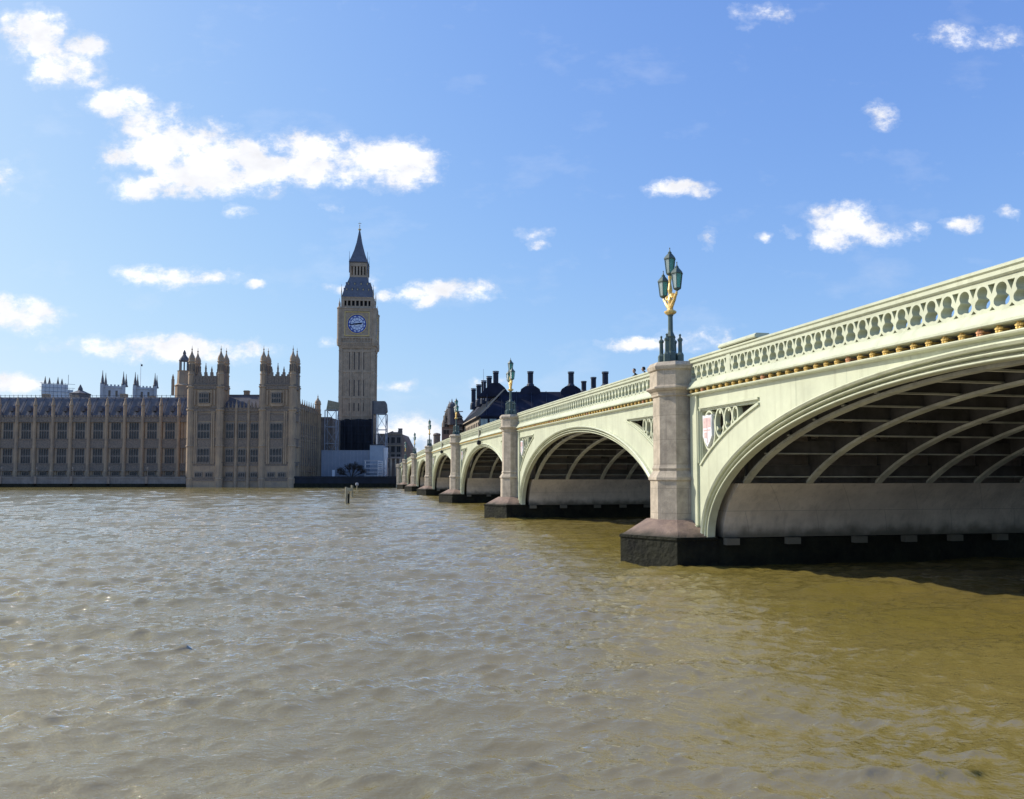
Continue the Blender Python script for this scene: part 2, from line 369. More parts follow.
# ------------------------------------------------------------------ BRIDGE (frame: x = s along the bridge, y = -p, z)
ROT = R(90)-THB+0   # frame x axis -> direction of the bridge
PF = 13.6; PN = 40.0
PC = [31.2, 66.8, 105.2, 145.2, 183.6, 219.2]
AB = [-1.2, 251.0]
CEN = [AB[0]]+PC+[AB[1]]
def H(s): return 9.35 - 1.0e-4*(s-124)**2
OFFB = (124, -(PF+PN)/2, 0)
bridge = thing('arch_bridge', 'long pale green iron arch bridge on granite piers crossing the river on the right', 'bridge', OFFB, ROT, base=W(124, (PF+PN)/2))
HW = 2.35; Z0 = 1.14
def sides(side): # returns function (s, outward offset, z) -> frame coords
    if side == 0: return lambda s, o, z: (s, -(PF-o), z)
    return lambda s, o, z: (s, -(PN+o), z)
class Arch:
    def __init__(a, i):
        a.c = (CEN[i]+CEN[i+1])/2; a.a = (CEN[i+1]-CEN[i])/2-HW; a.b = H(a.c)-(2.08 if i == 0 else 2.42)-Z0
    def pt(a, t, r=0):  # t 0..pi measured from the near foot, r offset outwards
        cs, sn = -math.cos(t), math.sin(t)
        nx, nz_ = cs/a.a, sn/a.b; L = math.hypot(nx, nz_)
        return a.c+a.a*cs+r*nx/L, Z0+a.b*sn+r*nz_/L
def arc_sweep(mb, A, prof, f, t0, t1, n):
    rings = []
    for k in range(n+1):
        t = t0+(t1-t0)*k/n
        rings.append([f(*(lambda q: (q[0], o, q[1]))(A.pt(t, r))) for r, o in prof])
    mb.loft(rings)
def beam_sweep(mb, f, prof, s0, s1, n):
    mb.loft([[f(s0+(s1-s0)*k/n, o, H(s0+(s1-s0)*k/n)+z) for o, z in prof] for k in range(n+1)])
def tess(outer, holes):
    polys = [[Vector((x, y, 0)) for x, y in outer]]+[[Vector((x, y, 0)) for x, y in h] for h in holes]
    flat = [p for pl in polys for p in pl]
    return [(p.x, p.y) for p in flat], tessellate_polygon(polys)
def slab(mb, outer, holes, f, o0, o1, top=None):
    pts, tri = tess(outer, holes); n = len(pts); k = len(mb.v)
    for o in (o0, o1): mb.v.extend([f(x, o, z) for x, z in pts])
    for t in tri: mb.f.append(tuple(k+i for i in t)); mb.f.append(tuple(k+n+i for i in t)[::-1])
    st = 0
    for loop in [outer]+holes:
        m_ = len(loop)
        for j in range(m_):
            a_, b_ = k+st+j, k+st+(j+1) % m_
            mb.f.append((a_, b_, b_+n, a_+n))
        st += m_
# trefoil fretwork unit
UW = .52
def trefoil(n=30):
    cs = [(0, .135, .145), (-.092, -.115, .125), (.092, -.115, .125), (0, 0, .12)]
    out = []
    for j in range(n):
        t = 2*math.pi*j/n; d = (math.cos(t), math.sin(t)); best = .05
        for cx, cy, r in cs:
            bq = d[0]*cx+d[1]*cy; q = bq*bq-(cx*cx+cy*cy)+r*r
            if q > 0: best = max(best, bq+math.sqrt(q))
        out.append((d[0]*best, d[1]*best))
    return out
def fret(mb, f, s0, s1, lod):
    n = max(1, round((s1-s0)/UW)); wd = (s1-s0)/n
    h = .325
    TR = trefoil(30 if lod == 0 else 12)
    x = UW/2
    outer = [(-x,-h),(x,-h),(x,-.295),(x-.075,-.295),(x,-.215),(x,.06),(x-.10,.285),(x,.285),(x,h),(-x,h),(-x,.285),(-x+.10,.285),(-x,.06),(-x,-.215),(-x+.075,-.295),(-x,-.295)]
    pts, tri = tess(outer, [TR]); no = len(outer)
    side_edges = [(2,3),(3,4),(5,6),(6,7),(10,11),(11,12),(13,14),(14,15)]
    for i in range(n):
        c = s0+wd*(i+.5); k = len(mb.v); m_ = len(pts)
        for o in (.03, -.27):
            mb.v.extend([f(c+px*wd/UW, o, H(c+px*wd/UW)-.66+pz) for px, pz in pts])
        for t in tri: mb.f.append(tuple(k+a for a in t)); mb.f.append(tuple(k+m_+a for a in t)[::-1])
        for a, b_ in side_edges: mb.f.append((k+a, k+b_, k+b_+m_, k+a+m_))
        for j in range(len(TR)):
            a = k+no+j; b_ = k+no+(j+1) % len(TR); mb.f.append((a, b_, b_+m_, a+m_))
COPE = [(-.40,0),(.06,0),(.12,-.035),(.12,-.09),(.075,-.12),(.075,-.22),(.03,-.26),(-.35,-.26),(-.40,-.2)]
RAIL = [(-.33,-.26),(.0,-.26),(.0,-.335),(-.33,-.335)]
FASC = [(-.33,-.985),(.05,-.985),(.09,-1.02),(.22,-1.24),(.27,-1.26),(.27,-1.31),(.24,-1.335),(-.2,-1.335)]
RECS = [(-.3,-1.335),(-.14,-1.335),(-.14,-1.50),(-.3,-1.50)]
LIP = [(-.2,-1.50),(.19,-1.50),(.21,-1.53),(.19,-1.565),(.08,-1.60),(-.2,-1.60)]
ring_prof = [(-.0,-.30),(.0,.0),(.03,.03),(.08,.03),(.09,-.20),(.19,-.20),(.20,.08),(.24,.11),(.28,.08),(.29,-.14),(.40,-.14),(.41,.14),(.50,.20),(.57,.15),(.60,.004),(.60,-.30)]
ring_prof = [(r_*.68, o_*.85 if o_ > -.25 else o_) for r_, o_ in ring_prof]
def tri_recess(A, far):   # triangular spandrel opening beside a pier, real coords
    e = 1 if far else -1
    sA = A.c+e*(A.a+.60); zT = H(sA)-2.22
    tip = A.c+e*(A.a*.70); zt = H(tip)-2.16
    pts = [(sA, zT)]
    zb = 4.1-.0
    # lower edge follows the arch at a distance
    arc = []
    for k in range(13):
        t = k/12; s = sA+(tip-sA)*t
        ds = abs(s-A.c)/(A.a*1.165); zz = Z0+(A.b+1.75)*math.sqrt(max(0, 1-ds*ds))
        arc.append((s, zz))
    # rescale arc to hit zb at pier side and zt-.02 at the tip
    z_a, z_b = arc[0][1], arc[-1][1]
    arc = [(s, zb+(zz-z_a)/(z_b-z_a)*(zt-.03-zb)) for s, zz in arc]
    return pts+arc, sA, zT, tip, zt
NSP = len(CEN)-1
for side in (0, 1):
    f = sides(side)
    for i in range(NSP):
        if side == 1 and i > 3: lod = 1
        lod = 0 if (i < 2 and side == 0) else 1
        A = Arch(i); s0 = CEN[i]+(.95 if i else 0); s1 = CEN[i+1]-(.95 if i < NSP-1 else 0)
        # spandrel wall, built in narrow strips between the ring and the cornice
        recs = []
        for far in (False, True):
            if (i == 0 and not far) or (i == NSP-1 and far): continue
            pl, sA, zT, tip, zt = tri_recess(A, far)
            recs.append((pl, min(sA, tip), max(sA, tip), sA, zT, tip, zt))
        holes = [q[0] for q in recs]
        def zlow(s_):
            d_ = abs(s_-A.c)/(A.a+.33)
            return Z0 if d_ >= 1 else Z0+(A.b+.33)*math.sqrt(1-d_*d_)
        xs = {s0, s1}
        for k in range(61): xs.add(s0+(s1-s0)*k/60)
        for k in range(-8, 9):
            for e in (-1, 1):
                q = A.c+e*(A.a+.33)*(1-(k/8)**2*.06 if k else 1)
                if s0 < q < s1: xs.add(q)
        for q in recs:
            for x_, z_ in q[0]: xs.add(x_)
        xs = sorted(xs)
        mb = MB()
        def quad4(a, b_, za0, za1, zb0, zb1):
            v8 = [f(a,0,za0), f(b_,0,zb0), f(b_,0,zb1), f(a,0,za1), f(a,-.3,za0), f(b_,-.3,zb0), f(b_,-.3,zb1), f(a,-.3,za1)]
            mb.add(v8, [(0,1,2,3),(7,6,5,4),(0,4,5,1),(3,2,6,7)])
        for a, b_ in zip(xs[:-1], xs[1:]):
            if b_-a < 1e-4: continue
            ta, tb = H(a)-1.55, H(b_)-1.55; m_ = (a+b_)/2; hit = None
            for q in recs:
                if q[1] <= m_ <= q[2]: hit = q
            if hit:
                arc = sorted(hit[0][1:]); ax = [p_[0] for p_ in arc]; az = [p_[1] for p_ in arc]
                la, lb = np.interp(a, ax, az), np.interp(b_, ax, az)
                up = lambda x_: hit[4]+(hit[6]-hit[4])*(x_-hit[3])/(hit[5]-hit[3])
                quad4(a, b_, zlow(a), la, zlow(b_), lb); quad4(a, b_, up(a), ta, up(b_), tb)
            else: quad4(a, b_, zlow(a), ta, zlow(b_), tb)
        for q in recs:
            k0 = len(mb.v); zz1, zz2 = q[0][1][1], q[4]
            mb.add([f(q[3],0,zz1), f(q[3],-.6,zz1), f(q[3],-.6,zz2), f(q[3],0,zz2)], [(0,1,2,3)])
        sp = mb.build('spandrel', 'green', bridge)
        mb = MB(); arc_sweep(mb, A, ring_prof, f, 0.0, math.pi, 72 if lod == 0 else 40)
        mb.build('arch_ring', 'green', bridge)
        for h_ in holes:
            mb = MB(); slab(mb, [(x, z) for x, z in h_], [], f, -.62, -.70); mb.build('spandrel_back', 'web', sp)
        # frame mouldings and tracery in the recess
        for far in ((False, True) if side == 0 else ()):
            if (i == 0 and not far) or (i == NSP-1 and far): continue
            pl, sA, zT, tip, zt = tri_recess(A, far); e = -1 if far else 1
            mb = MB()
            SG = 1 if sum(pl[j-1][0]*pl[j][1]-pl[j][0]*pl[j-1][1] for j in range(len(pl))) > 0 else -1
            for (xa, za_), (xb, zb_) in zip(pl, pl[1:]+pl[:1]):
                L_ = math.hypot(xb-xa, zb_-za_)
                if L_ < 1e-3: continue
                nx_, nz_ = -(zb_-za_)/L_*.05, (xb-xa)/L_*.05
                slab(mb, [(xa+nx_, za_+nz_), (xb+nx_, zb_+nz_), (xb-nx_, zb_-nz_), (xa-nx_, za_-nz_)], [], f, -.06, -.24)
                nx_, nz_ = nx_*-SG, nz_*-SG     # raised outer moulding
                slab(mb, [(xa+nx_*1.2, za_+nz_*1.2), (xb+nx_*1.2, zb_+nz_*1.2), (xb+nx_*2.8, zb_+nz_*2.8), (xa+nx_*2.8, za_+nz_*2.8)], [], f, .07, -.04)
            circ = []
            rad = [.62, .47, .40, .27]; pos = sA+e*.0; 
            cur = sA+e*.16
            k_i = 0
            for r_ in rad:
                # fit a ring between the top edge and the arc
                best = None
                for zz_ in np.linspace(zt-.2, 4.3, 40):
                    pass
                c_s = cur+e*r_*.78
                ztop = H(c_s)-2.12
                # arc height at c_s
                ar = pl[1:]
                zlow = np.interp(c_s, *zip(*(sorted(ar)))) if True else 0
                hgt = ztop-zlow
                if hgt < .25: break
                rv = min(hgt*.49, r_*1.25); rh = min(r_*.86, rv*.95)
                if k_i == 0: rv = .80; rh = .55; c_s = sA+e*.70; c_z = ztop-.14-rv
                else: c_z = ztop-.08-rv
                nseg = 24
                def el(a, ex): return [(c_s+(rh+ex)*math.cos(2*math.pi*j/nseg), c_z+(rv+ex)*math.sin(2*math.pi*j/nseg)) for j in range(nseg)]
                slab(mb, el(0, .0), [el(0, -.075)], f, -.05, -.25)
                # cusps
                for a in (R(90), R(210), R(330)) if k_i else ():
                    x, z = c_s+rh*.72*math.cos(a), c_z+rv*.72*math.sin(a)
                    slab(mb, [(x+.09*rh/.4*math.cos(R(60*j)), z+.09*rh/.4*math.sin(R(60*j))) for j in range(6)], [], f, -.08, -.22)
                circ.append((c_s, c_z, rh, rv))
                cur = c_s+e*rh; k_i += 1
            mb.build('tracery', 'green', sp)
            if circ and i < 4:
                c_s, c_z, rh, rv = circ[0]
                wv_, hv = .40, .62
                shp = [(-wv_,hv),(-wv_*.5,hv*.9),(0,hv),(wv_*.5,hv*.9),(wv_,hv),(wv_*.93,hv*.2),(wv_,-hv*.35),(wv_*.55,-hv*.72),(0,-hv*1.05),(-wv_*.55,-hv*.72),(-wv_,-hv*.35),(-wv_*.93,hv*.2)]
                mb = MB(); slab(mb, [(c_s+x, c_z+z) for x, z in shp], [], f, .03, -.12); sh = mb.build('shield', 'shieldw', bridge)
                mb = MB()
                for x0, x1, z0, z1 in ((-.32,-.06,.12,.5),(.05,.33,.10,.5),(-.03,.03,-.5,.5),(-.3,.3,-.02,.03),(.06,.25,-.3,-.08)):
                    mb.v.extend([]); slab(mb, [(c_s+x0, c_z+z0),(c_s+x1, c_z+z0),(c_s+x1, c_z+z1),(c_s+x0, c_z+z1)], [], f, .038, .02)
                mb.build('heraldic_charge', 'enamelred', sh)
        # cornice + parapet
        nn_ = 26 if lod == 0 else 10
        mb = MB()
        for pr in (FASC, LIP): beam_sweep(mb, f, pr, s0, s1, nn_)
        cor = mb.build('cornice', 'green', bridge)
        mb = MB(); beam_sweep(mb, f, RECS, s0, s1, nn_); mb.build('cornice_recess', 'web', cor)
        mb = MB()
        fret(mb, f, s0, s1, lod); beam_sweep(mb, f, RAIL, s0, s1, nn_)
        par = mb.build('parapet', 'green', bridge)
        mb = MB(); beam_sweep(mb, f, COPE, s0, s1, nn_)
        if i == 0: beam_sweep(mb, f, [(-.36,.005),(.16,.005),(.19,.04),(.19,.10),(.12,.17),(-.36,.17)], 24.6, 27.4, 6)
        if i == 0: beam_sweep(mb, f, [(-.34,-.27),(.035,-.27),(.035,-.98),(-.34,-.98)], 26.75, 27.05, 1)
        mb.build('coping', 'green', par)
        # plate joints
        if side == 0 and i < 3:
            for j in range(1, 12):
                mb = MB()
                s = s0+(s1-s0)*j/12
                ds = abs(s-A.c)/(A.a+.33)
                zb = Z0+(A.b+.33)*math.sqrt(max(0, 1-ds*ds))+.12
                if abs(s-A.c) > A.a*.66: continue
                mb.add([f(s-.009, .003, zb), f(s+.009, .003, zb), f(s+.009, .003, H(s)-1.62), f(s-.009, .003, H(s)-1.62)], [(0,1,2,3)])
                mb.build('plate_joint', 'greend', sp)
# under-structure
RIBP = [14.55, 17.2, 20.2, 22.5, 24.7, 26.9, 29.2, 31.4, 33.6, 36.4, 39.05]
g0 = lambda s, p, z: (s, -p, z)
for i in range(NSP):
    A = Arch(i); ribs = RIBP if i < 3 else RIBP[:6]
    tz = math.asin(min(1, (3.3-Z0)/A.b))
    for rp_ in ribs:
        mb = MB(); arc_sweep(mb, A, [(0.0, rp_-.14),(0.0, rp_+.14),(.09, rp_+.14),(.09, rp_-.14)], g0, tz, math.pi-tz, 40 if i < 3 else 20)
        rb = mb.build('rib', 'under', bridge)
        if i < 3:   # open web plate above the rib
            mb = MB(); top = lambda s: H(s)-1.80
            n = 24; outer = []
            t_ = [tz+(math.pi-2*tz)*k/n for k in range(n+1)]
            low = [A.pt(q, .07) for q in t_]
            outer = low+[(s, max(top(s), z+.02)) for s, z in reversed(low)]
            holes = []
            for k in range(24):
                s = A.c+(k-11.5)*A.a/13.2
                ds = abs(s-A.c)/A.a
                zz_ = Z0+A.b*math.sqrt(1-ds*ds)+.45; hh = top(s)-zz_
                if hh > .45 and ds < .88:
                    h2 = min(.36, hh*.32); w2 = .42
                    cz = zz_+hh*.52
                    holes.append([(s+w2*x, cz+h2*z) for x, z in ((-1,-.4),(-.6,-1),(.6,-1),(1,-.4),(1,.4),(.6,1),(-.6,1),(-1,.4))])
            slab(mb, outer, holes, g0, rp_-.03, rp_+.03)
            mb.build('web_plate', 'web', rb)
    mb = MB(); mw = MB()
    for k in range(1, 18 if i < 3 else 12):
        nb = 18 if i < 3 else 12
        s = A.c-A.a+2*A.a*k/nb
        ds = abs(s-A.c)/A.a; z = Z0+A.b*math.sqrt(1-ds*ds)
        if z < 3.4: continue
        mb.box(s-.07, s+.07, -39.0, -14.4, z+.12, z+.17)
        mw.box(s-.03, s+.03, -39.0, -14.4, z+.171, z+.6)
    cg = mb.build('cross_girder', 'under', bridge); mw.build('girder_web', 'web', cg)
mb = MB()
nS = 60
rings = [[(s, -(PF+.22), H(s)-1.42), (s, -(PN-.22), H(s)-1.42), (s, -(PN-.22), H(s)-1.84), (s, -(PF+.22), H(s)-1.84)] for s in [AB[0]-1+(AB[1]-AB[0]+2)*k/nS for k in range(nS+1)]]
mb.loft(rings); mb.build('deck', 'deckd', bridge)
mb = MB(); 
rings = [[(s, -(PF+.3), H(s)-1.05), (s, -(PN-.3), H(s)-1.05), (s, -(PN-.3), H(s)-1.4), (s, -(PF+.3), H(s)-1.4)] for s in [AB[0]-1+(AB[1]-AB[0]+2)*k/nS for k in range(nS+1)]]
mb.loft(rings); mb.build('roadway', 'asphalt', bridge)

def octo(c, off, z, side=0):
    h = .42+off*.4142; q = 1.0+off
    pf = 12.3-off; pd = 12.88-off*.4142
    pts = [(c-h, pf), (c+h, pf), (c+q, pd), (c+q, 13.9), (c-q, 13.9), (c-q, pd)]
    if side: pts = [(s, PF+PN-p) for s, p in pts]
    return [(s, -p, z) for s, p in pts]
def cutw(c, off, z, side, tip=10.85):
    hw = 2.3+off
    pts = [(c, tip-off*1.2), (c+hw, 12.35-off), (c+hw, 14.0), (c-hw, 14.0), (c-hw, 12.35-off)]
    if side: pts = [(s, PF+PN-p) for s, p in pts]
    return [(s, -p, z) for s, p in pts]
import bmesh
for i, c in enumerate(PC):
    T = H(c)-.13
    A0 = Arch(i); A1 = Arch(i+1)
    # body with curved flanks
    for side in (0, 1):
        mb = MB()
        prof = [(1.55,.13),(2.9,.13),(3.36,.13),(3.42,.20),(3.52,.20),(3.80,.02),(3.9,.06),(3.99,.02),(4.05,0),(T-1.46,0),(T-1.42,.06),(T-1.34,.06),(T-1.26,.10),(T-1.12,.26),(T-1.05,.26),(T-1.02,.14),(T-.97,.12),(T-.36,.12),(T-.32,.19),(T-.22,.22),(T-.16,.22),(T,.10)]
        prof = [(z_, o_-.12) for z_, o_ in prof]
        mb.loft([octo(c, o, z, side) for z, o in prof])
        sh = mb.build('pier_shaft', 'granite', bridge)
        for a, bb in ():
            pass
        # weathered slope
        bm = bmesh.new()
        for pt in cutw(c, .0, 1.16, side)+octo(c, .16, 1.78, side): bm.verts.new((pt[0]-OFFB[0], pt[1]-OFFB[1], pt[2]))
        bmesh.ops.convex_hull(bm, input=bm.verts)
        me = bpy.data.meshes.new('pier_slope'); bm.to_mesh(me); bm.free(); me.materials.append(M['redgranite'])
        o = bpy.data.objects.new('pier_slope', me); COL.objects.link(o); o.parent = bridge
        mb = MB(); mb.loft([cutw(c, .05, -3, side), cutw(c, .05, 1.02, side), cutw(c, .09, 1.06, side), cutw(c, .09, 1.165, side)])
        mb.build('pier_cutwater', 'weed', bridge)
        # green pilaster strips beside the shaft
        mb = MB(); f = sides(side)
        for sg_ in (-1, 1):
            a_, b_ = sorted((c+sg_*1.02, c+sg_*1.62))
            mb.loft([[f(a_, .10, z), f(b_, .10, z), f(b_, -.1, z), f(a_, -.1, z)] for z in (1.14, H(c)-1.62)])
            mb.loft([[f(a_, .16, z), f(b_+.0, .16, z), f(b_, -.1, z), f(a_, -.1, z)] for z in (1.141, 1.6)])
        mb.build('pilaster', 'green', bridge)
    mb = MB()
    mb.box(c-2.28, c+2.28, -(PN-.4), -14.0+.0, -3, 1.1)
    mb.build('pier_foot', 'weed', bridge)
    tz0 = math.asin(min(1, (3.3-Z0)/A0.b)); tz1 = math.asin(min(1, (3.3-Z0)/A1.b))
    right = [A1.pt(tz1*k/8) for k in range(9)]
    left = [A0.pt(math.pi-tz0*k/8) for k in range(9)]
    poly = left[::-1]+right
    mb = MB()
    mb.loft([[(s, -p, z) for s, z in poly] for p in (14.25, PN-.55)])
    mb.box(c-1.9, c+1.9, -(PN-.5), -(PF+.25), 3.0, H(c)-1.85)
    pb = mb.build('pier_body', 'graniteu', bridge)
    if i < 4:
        for rp_ in RIBP[:9]:
            for e in (-1,):
                mb = MB(); mb.box(c+e*2.46-.14, c+e*2.46+.14, -rp_-.28, -rp_+.28, .86, 1.12); mb.build('corbel', 'graniteu', pb)
# abutments
for k, c in enumerate(AB):
    e = -1 if k == 0 else 1
    mb = MB(); a_, b_ = sorted((c+e*14, c+(-e)*2.3)); mb.box(a_, b_, -(PN-.4), -(PF+.32), -3, H(c)-1.9)
    mb.build('abutment', 'graniteu', bridge)
    mb = MB()
    a2, b2 = sorted((c+e*14, c+e*.02)); mb.box(a2, b2, -(PN), -(PF), -3, H(c)-.1); mb.build('abutment_wall', 'granite', bridge)
mb = MB(); prof = [(-1,.1),(1.1,.1),(1.2,0),(4,0),(H(251)-1.6,0),(H(251)-1.3,.2),(H(251)-.4,.2),(H(251)-.3,.0)]
mb.loft([octo(252.0, o, z) for z, o in prof]); mb.build('pier_shaft', 'granite', bridge)
# gilded bosses under the cornice
f0 = sides(0)
def boss(mb, s):
    z = H(s)-1.418; c = f0(s, .10, z)
    for a in range(5):
        t = R(90+72*a); mb.lathe([(.0,-.035),(.042,-.02),(.050,0),(.042,.02),(0,.035)], (c[0]+.060*math.cos(t), c[1]+.02, c[2]+.060*math.sin(t)), 6)
    mb.lathe([(.0,-.05),(.045,-.03),(.055,0),(.045,.03),(0,.05)], (c[0], c[1]+.045, c[2]), 7)
    mb.box(c[0]-.03, c[0]+.03, c[1]-.25, c[1], z-.03, z+.03)
allb = []
for i in range(NSP):
    s0 = CEN[i]+(.95 if i else 0); s1 = CEN[i+1]-(.95 if i < NSP-1 else 0)
    n = round((s1-s0)/UW)
    allb += [s0+(s1-s0)*(k+.5)/n for k in range(n)]
allb.sort(); vis = [s for s in allb if s > 12.6]
for k, s in enumerate(vis[:98]):
    mb = MB(); boss(mb, s); mb.build('gilded_boss', 'rose' if k % 9 == 4 else 'gold', bridge, label='reddish boss' if k % 9 == 4 else None)
mb = MB()
for s in vis[98:]: boss(mb, s)
tag(mb.build('distant_bosses', 'gold', bridge), kind='stuff')

# ------------------------------------------------------------------ bridge lamps (local frame)
def lamp():
    r = thing('bridge_lamp', 'x', 'street lamp', (0,0,0), group='triple lantern lamps on the bridge piers')
    mb = MB(); mb.lathe([(.40,0),(.40,.08),(.30,.14),(.28,.45),(.23,.5),(.17,.55),(.17,1.12),(.20,1.18),(.14,1.3),(.105,1.4),(.10,2.05),(.13,2.1),(.13,2.14)], (0,0,0), 8, R(22.5))
    for x, y in ((.22,.22),(.22,-.22),(-.22,.22),(-.22,-.22)):
        mb.box(min(0, x), max(0, x), min(0, y), max(0, y), .02, .40)
    mb.build('post', 'lampiron', r)
    for x, y in ((.3,.3),(.3,-.3),(-.3,.3),(-.3,-.3)):
        mb = MB(); mb.lathe([(.15,0),(.15,.36),(.11,.43),(.085,.48),(.08,.92),(.11,.97),(.11,1.04),(.045,1.10),(.035,1.17),(.06,1.21),(.0,1.27)], (x,y,0), 6)
        mb.build('buttress_post', 'lampiron', r)
    mb = MB(); mb.lathe([(.13,2.12),(.22,2.17),(.26,2.22),(.26,2.27),(.14,2.33),(.11,2.42),(.09,2.6)], (0,0,0), 10)
    for e in (-1, 1):
        pts = [(0,0,2.36),(e*.12,0,2.48),(e*.27,0,2.56),(e*.40,0,2.66),(e*.52,0,2.80),(e*.66,0,2.88),(e*.70,0,2.98)]
        for q in range(len(pts)-1): mb.tube(pts[q], pts[q+1], .10-.009*q, .095-.009*q, 7)
        mb.path([(0,0,3.05),(e*.16,0,2.86),(e*.32,0,2.84),(e*.42,0,2.95)], .055)
        mb.lathe([(0,-.09),(.08,-.03),(.09,.02),(0,.1)], (e*.28,0,2.93), 6); mb.lathe([(0,-.07),(.06,-.03),(.06,.02),(0,.07)], (e*.3,0,2.52), 6)
    mb.lathe([(.08,2.55),(.12,2.75),(.07,2.95),(.11,3.2),(.06,3.5),(.09,3.8)], (0,0,0), 8)
    mb.build('gilded_bracket', 'gold', r, smooth=False)
    for (x, z) in ((0, 3.82), (-.74, 3.0), (.74, 3.0)):
        pass
        hexr = lambda rad, zz: [(x+rad*1.02*math.cos(R(60*j+30)), rad*1.02*math.sin(R(60*j+30)), z+zz*.97) for j in range(6)]
        mb = MB()
        for j in range(6):
            a = hexr(.165, .1)[j]; b_ = hexr(.235, .72)[j]; mb.tube(a, b_, .014, .014, 4)
        mb.lathe([(.02,-.02),(.05,.0),(.13,.05),(.175,.08),(.175,.11)], (x,0,z), 6, R(30))
        mb.loft([hexr(.235,.71), hexr(.265,.73), hexr(.265,.77), hexr(.20,.86), hexr(.11,.97), hexr(.07,1.0), hexr(.09,1.03), hexr(.03,1.1), hexr(.015,1.2), hexr(.03,1.23), hexr(.008,1.27)])
        lt = mb.build('lantern', 'lampiron', r)
        mb = MB()
        gl = MB()
        p0 = hexr(.155,.11); p1 = hexr(.222,.71)
        for j in range(6):
            k = (j+1) % 6; (mb if j in (3,4,2) else gl).add([p0[j], p0[k], p1[k], p1[j]], [(0,1,2,3)])
        mb.build('green_pane', 'lampglass', lt); gl.build('clear_pane', 'lampclear', lt)
    return r
lp = lamp()
lamplab = ['triple lantern green and gold lamp on the nearest granite pier', 'triple lantern lamp on the second pier with the dark bronze roof behind', 'small triple lantern lamp on the third pier, in front of the domed brick gable', 'distant triple lantern lamp on the fourth pier against white cloud', 'distant slim lamp on the fifth pier against low cloud', 'most distant tiny lamp on the sixth pier at the far end']
for i, c in enumerate(PC):
    o = lp if i == 0 else copy_tree(lp)
    p = W(c, 13.1, H(c)-.13); o.location = p; o.rotation_euler = (0, 0, R(90)-THB); o['label'] = lamplab[i]

# lights hanging over the arches for boats
for k, (i, lab) in enumerate(((2, 'small black navigation light box over the crown of the third arch'), (3, 'small black navigation light box over the crown of the fourth arch'))):
    A = Arch(i); s = A.c; z = H(s)
    r = thing('navigation_light', lab, 'navigation light', (s, -13.2, z-1.9), ROT, 'navigation lights above the arches', base=W(s, 13.2, z-1.9))
    mb = MB(); mb.tube((s,-13.25,z-1.7),(s,-13.25,z-.3),.03,.03,6); mb.tube((s,-13.25,z-.35),(s,-13.6,z-.35),.03,.03,6); mb.build('hanger', 'steel', r)
    mb = MB(); mb.lathe([(.0,-.28),(.2,-.2),(.24,0),(.2,.2),(0,.28)], (s,-13.25,z-1.9), 8); mb.box(s-.18,s+.18,-13.5,-13.22,z-2.1,z-1.75); mb.build('lamp_housing', 'dark', r)
    mb = MB(); mb.box(s+.6,s+1.1,-13.55,-13.35,z-1.2,z-.5); mb.tube((s+.85,-13.45,z-1.3),(s+.85,-13.45,z-.4),.03); mb.build('sign_board', 'wood', r)

# ------------------------------------------------------------------ people
def person(loc, rot, label, coat, lean=0.12, arm=True):
    r = thing('person', label, 'person', (0,0,0)); r.location = loc; r.rotation_euler = (0,0,rot)
    L = lean
    vs = [(0,0,.95,.155,.11),(0,L*.4,1.15,.15,.11),(0,L,1.38,.18,.12),(0,L*1.2,1.50,.06,.06),(0,L*1.4,1.58,.05,.05),
          (-.10,0,.88,.09,.09),(-.11,.02,.48,.06,.06),(-.12,-.02,.08,.045,.045),(-.12,.14,.04,.035,.03),
          (.10,0,.88,.09,.09),(.11,.05,.48,.06,.06),(.12,.0,.08,.045,.045),(.12,.16,.04,.035,.03),
          (-.20,L,1.42,.06,.06),(-.24,L+.05,1.16,.045,.045),(-.18,L+.28,1.12,.035,.035),(-.17,L+.36,1.13,.03,.02),
          (.20,L,1.42,.06,.06),(.24,L+.05,1.16,.045,.045),(.18,L+.28,1.12,.035,.035),(.17,L+.36,1.13,.03,.02)]
    ed = [(0,1),(1,2),(2,3),(3,4),(0,5),(5,6),(6,7),(7,8),(0,9),(9,10),(10,11),(11,12),(2,13),(13,14),(14,15),(15,16),(2,17),(17,18),(18,19),(19,20)]
    me = bpy.data.meshes.new('body'); me.from_pydata([v_[:3] for v_ in vs], ed, []); 
    o = bpy.data.objects.new('body', me); COL.objects.link(o)
    sk = o.modifiers.new('s', 'SKIN'); 
    for k, v_ in enumerate(vs): me.skin_vertices[0].data[k].radius = v_[3:5]
    me.skin_vertices[0].data[0].use_root = True
    o.modifiers.new('d', 'SUBSURF').levels = 1
    dg = bpy.context.evaluated_depsgraph_get(); m2 = bpy.data.meshes.new_from_object(o.evaluated_get(dg)); 
    bpy.data.objects.remove(o); m2.name = 'body'
    m2.materials.clear(); m2.materials.append(M[coat]); m2.shade_smooth()
    o = bpy.data.objects.new('body', m2); COL.objects.link(o); o.parent = r
    hy = L*1.5+.03
    mb = MB(); mb.lathe([(.0,-.115),(.045,-.10),(.062,-.05),(.072,.0),(.074,.04),(.062,.085),(.035,.11),(0,.12)], (0,hy,1.665), 12, 0, 1, 1.2)
    mb.lathe([(0,-.02),(.014,0),(.004,.03)], (0,hy+.09,1.655), 6); mb.lathe([(.0,-.03),(.012,0),(0,.03)], (.076,hy,1.66), 6); mb.lathe([(.0,-.03),(.012,0),(0,.03)], (-.076,hy,1.66), 6)
    mb.build('head', 'skin', r, smooth=True)
    mb = MB(); mb.lathe([(.078,-.04),(.085,.02),(.08,.07),(.05,.115),(0,.13)], (0,hy-.02,1.675), 12, 0, 1, 1.2); mb.build('hair', 'hair', r, smooth=True)
    return r
def onb(s, p): return W(s, p, H(s)-1.33)
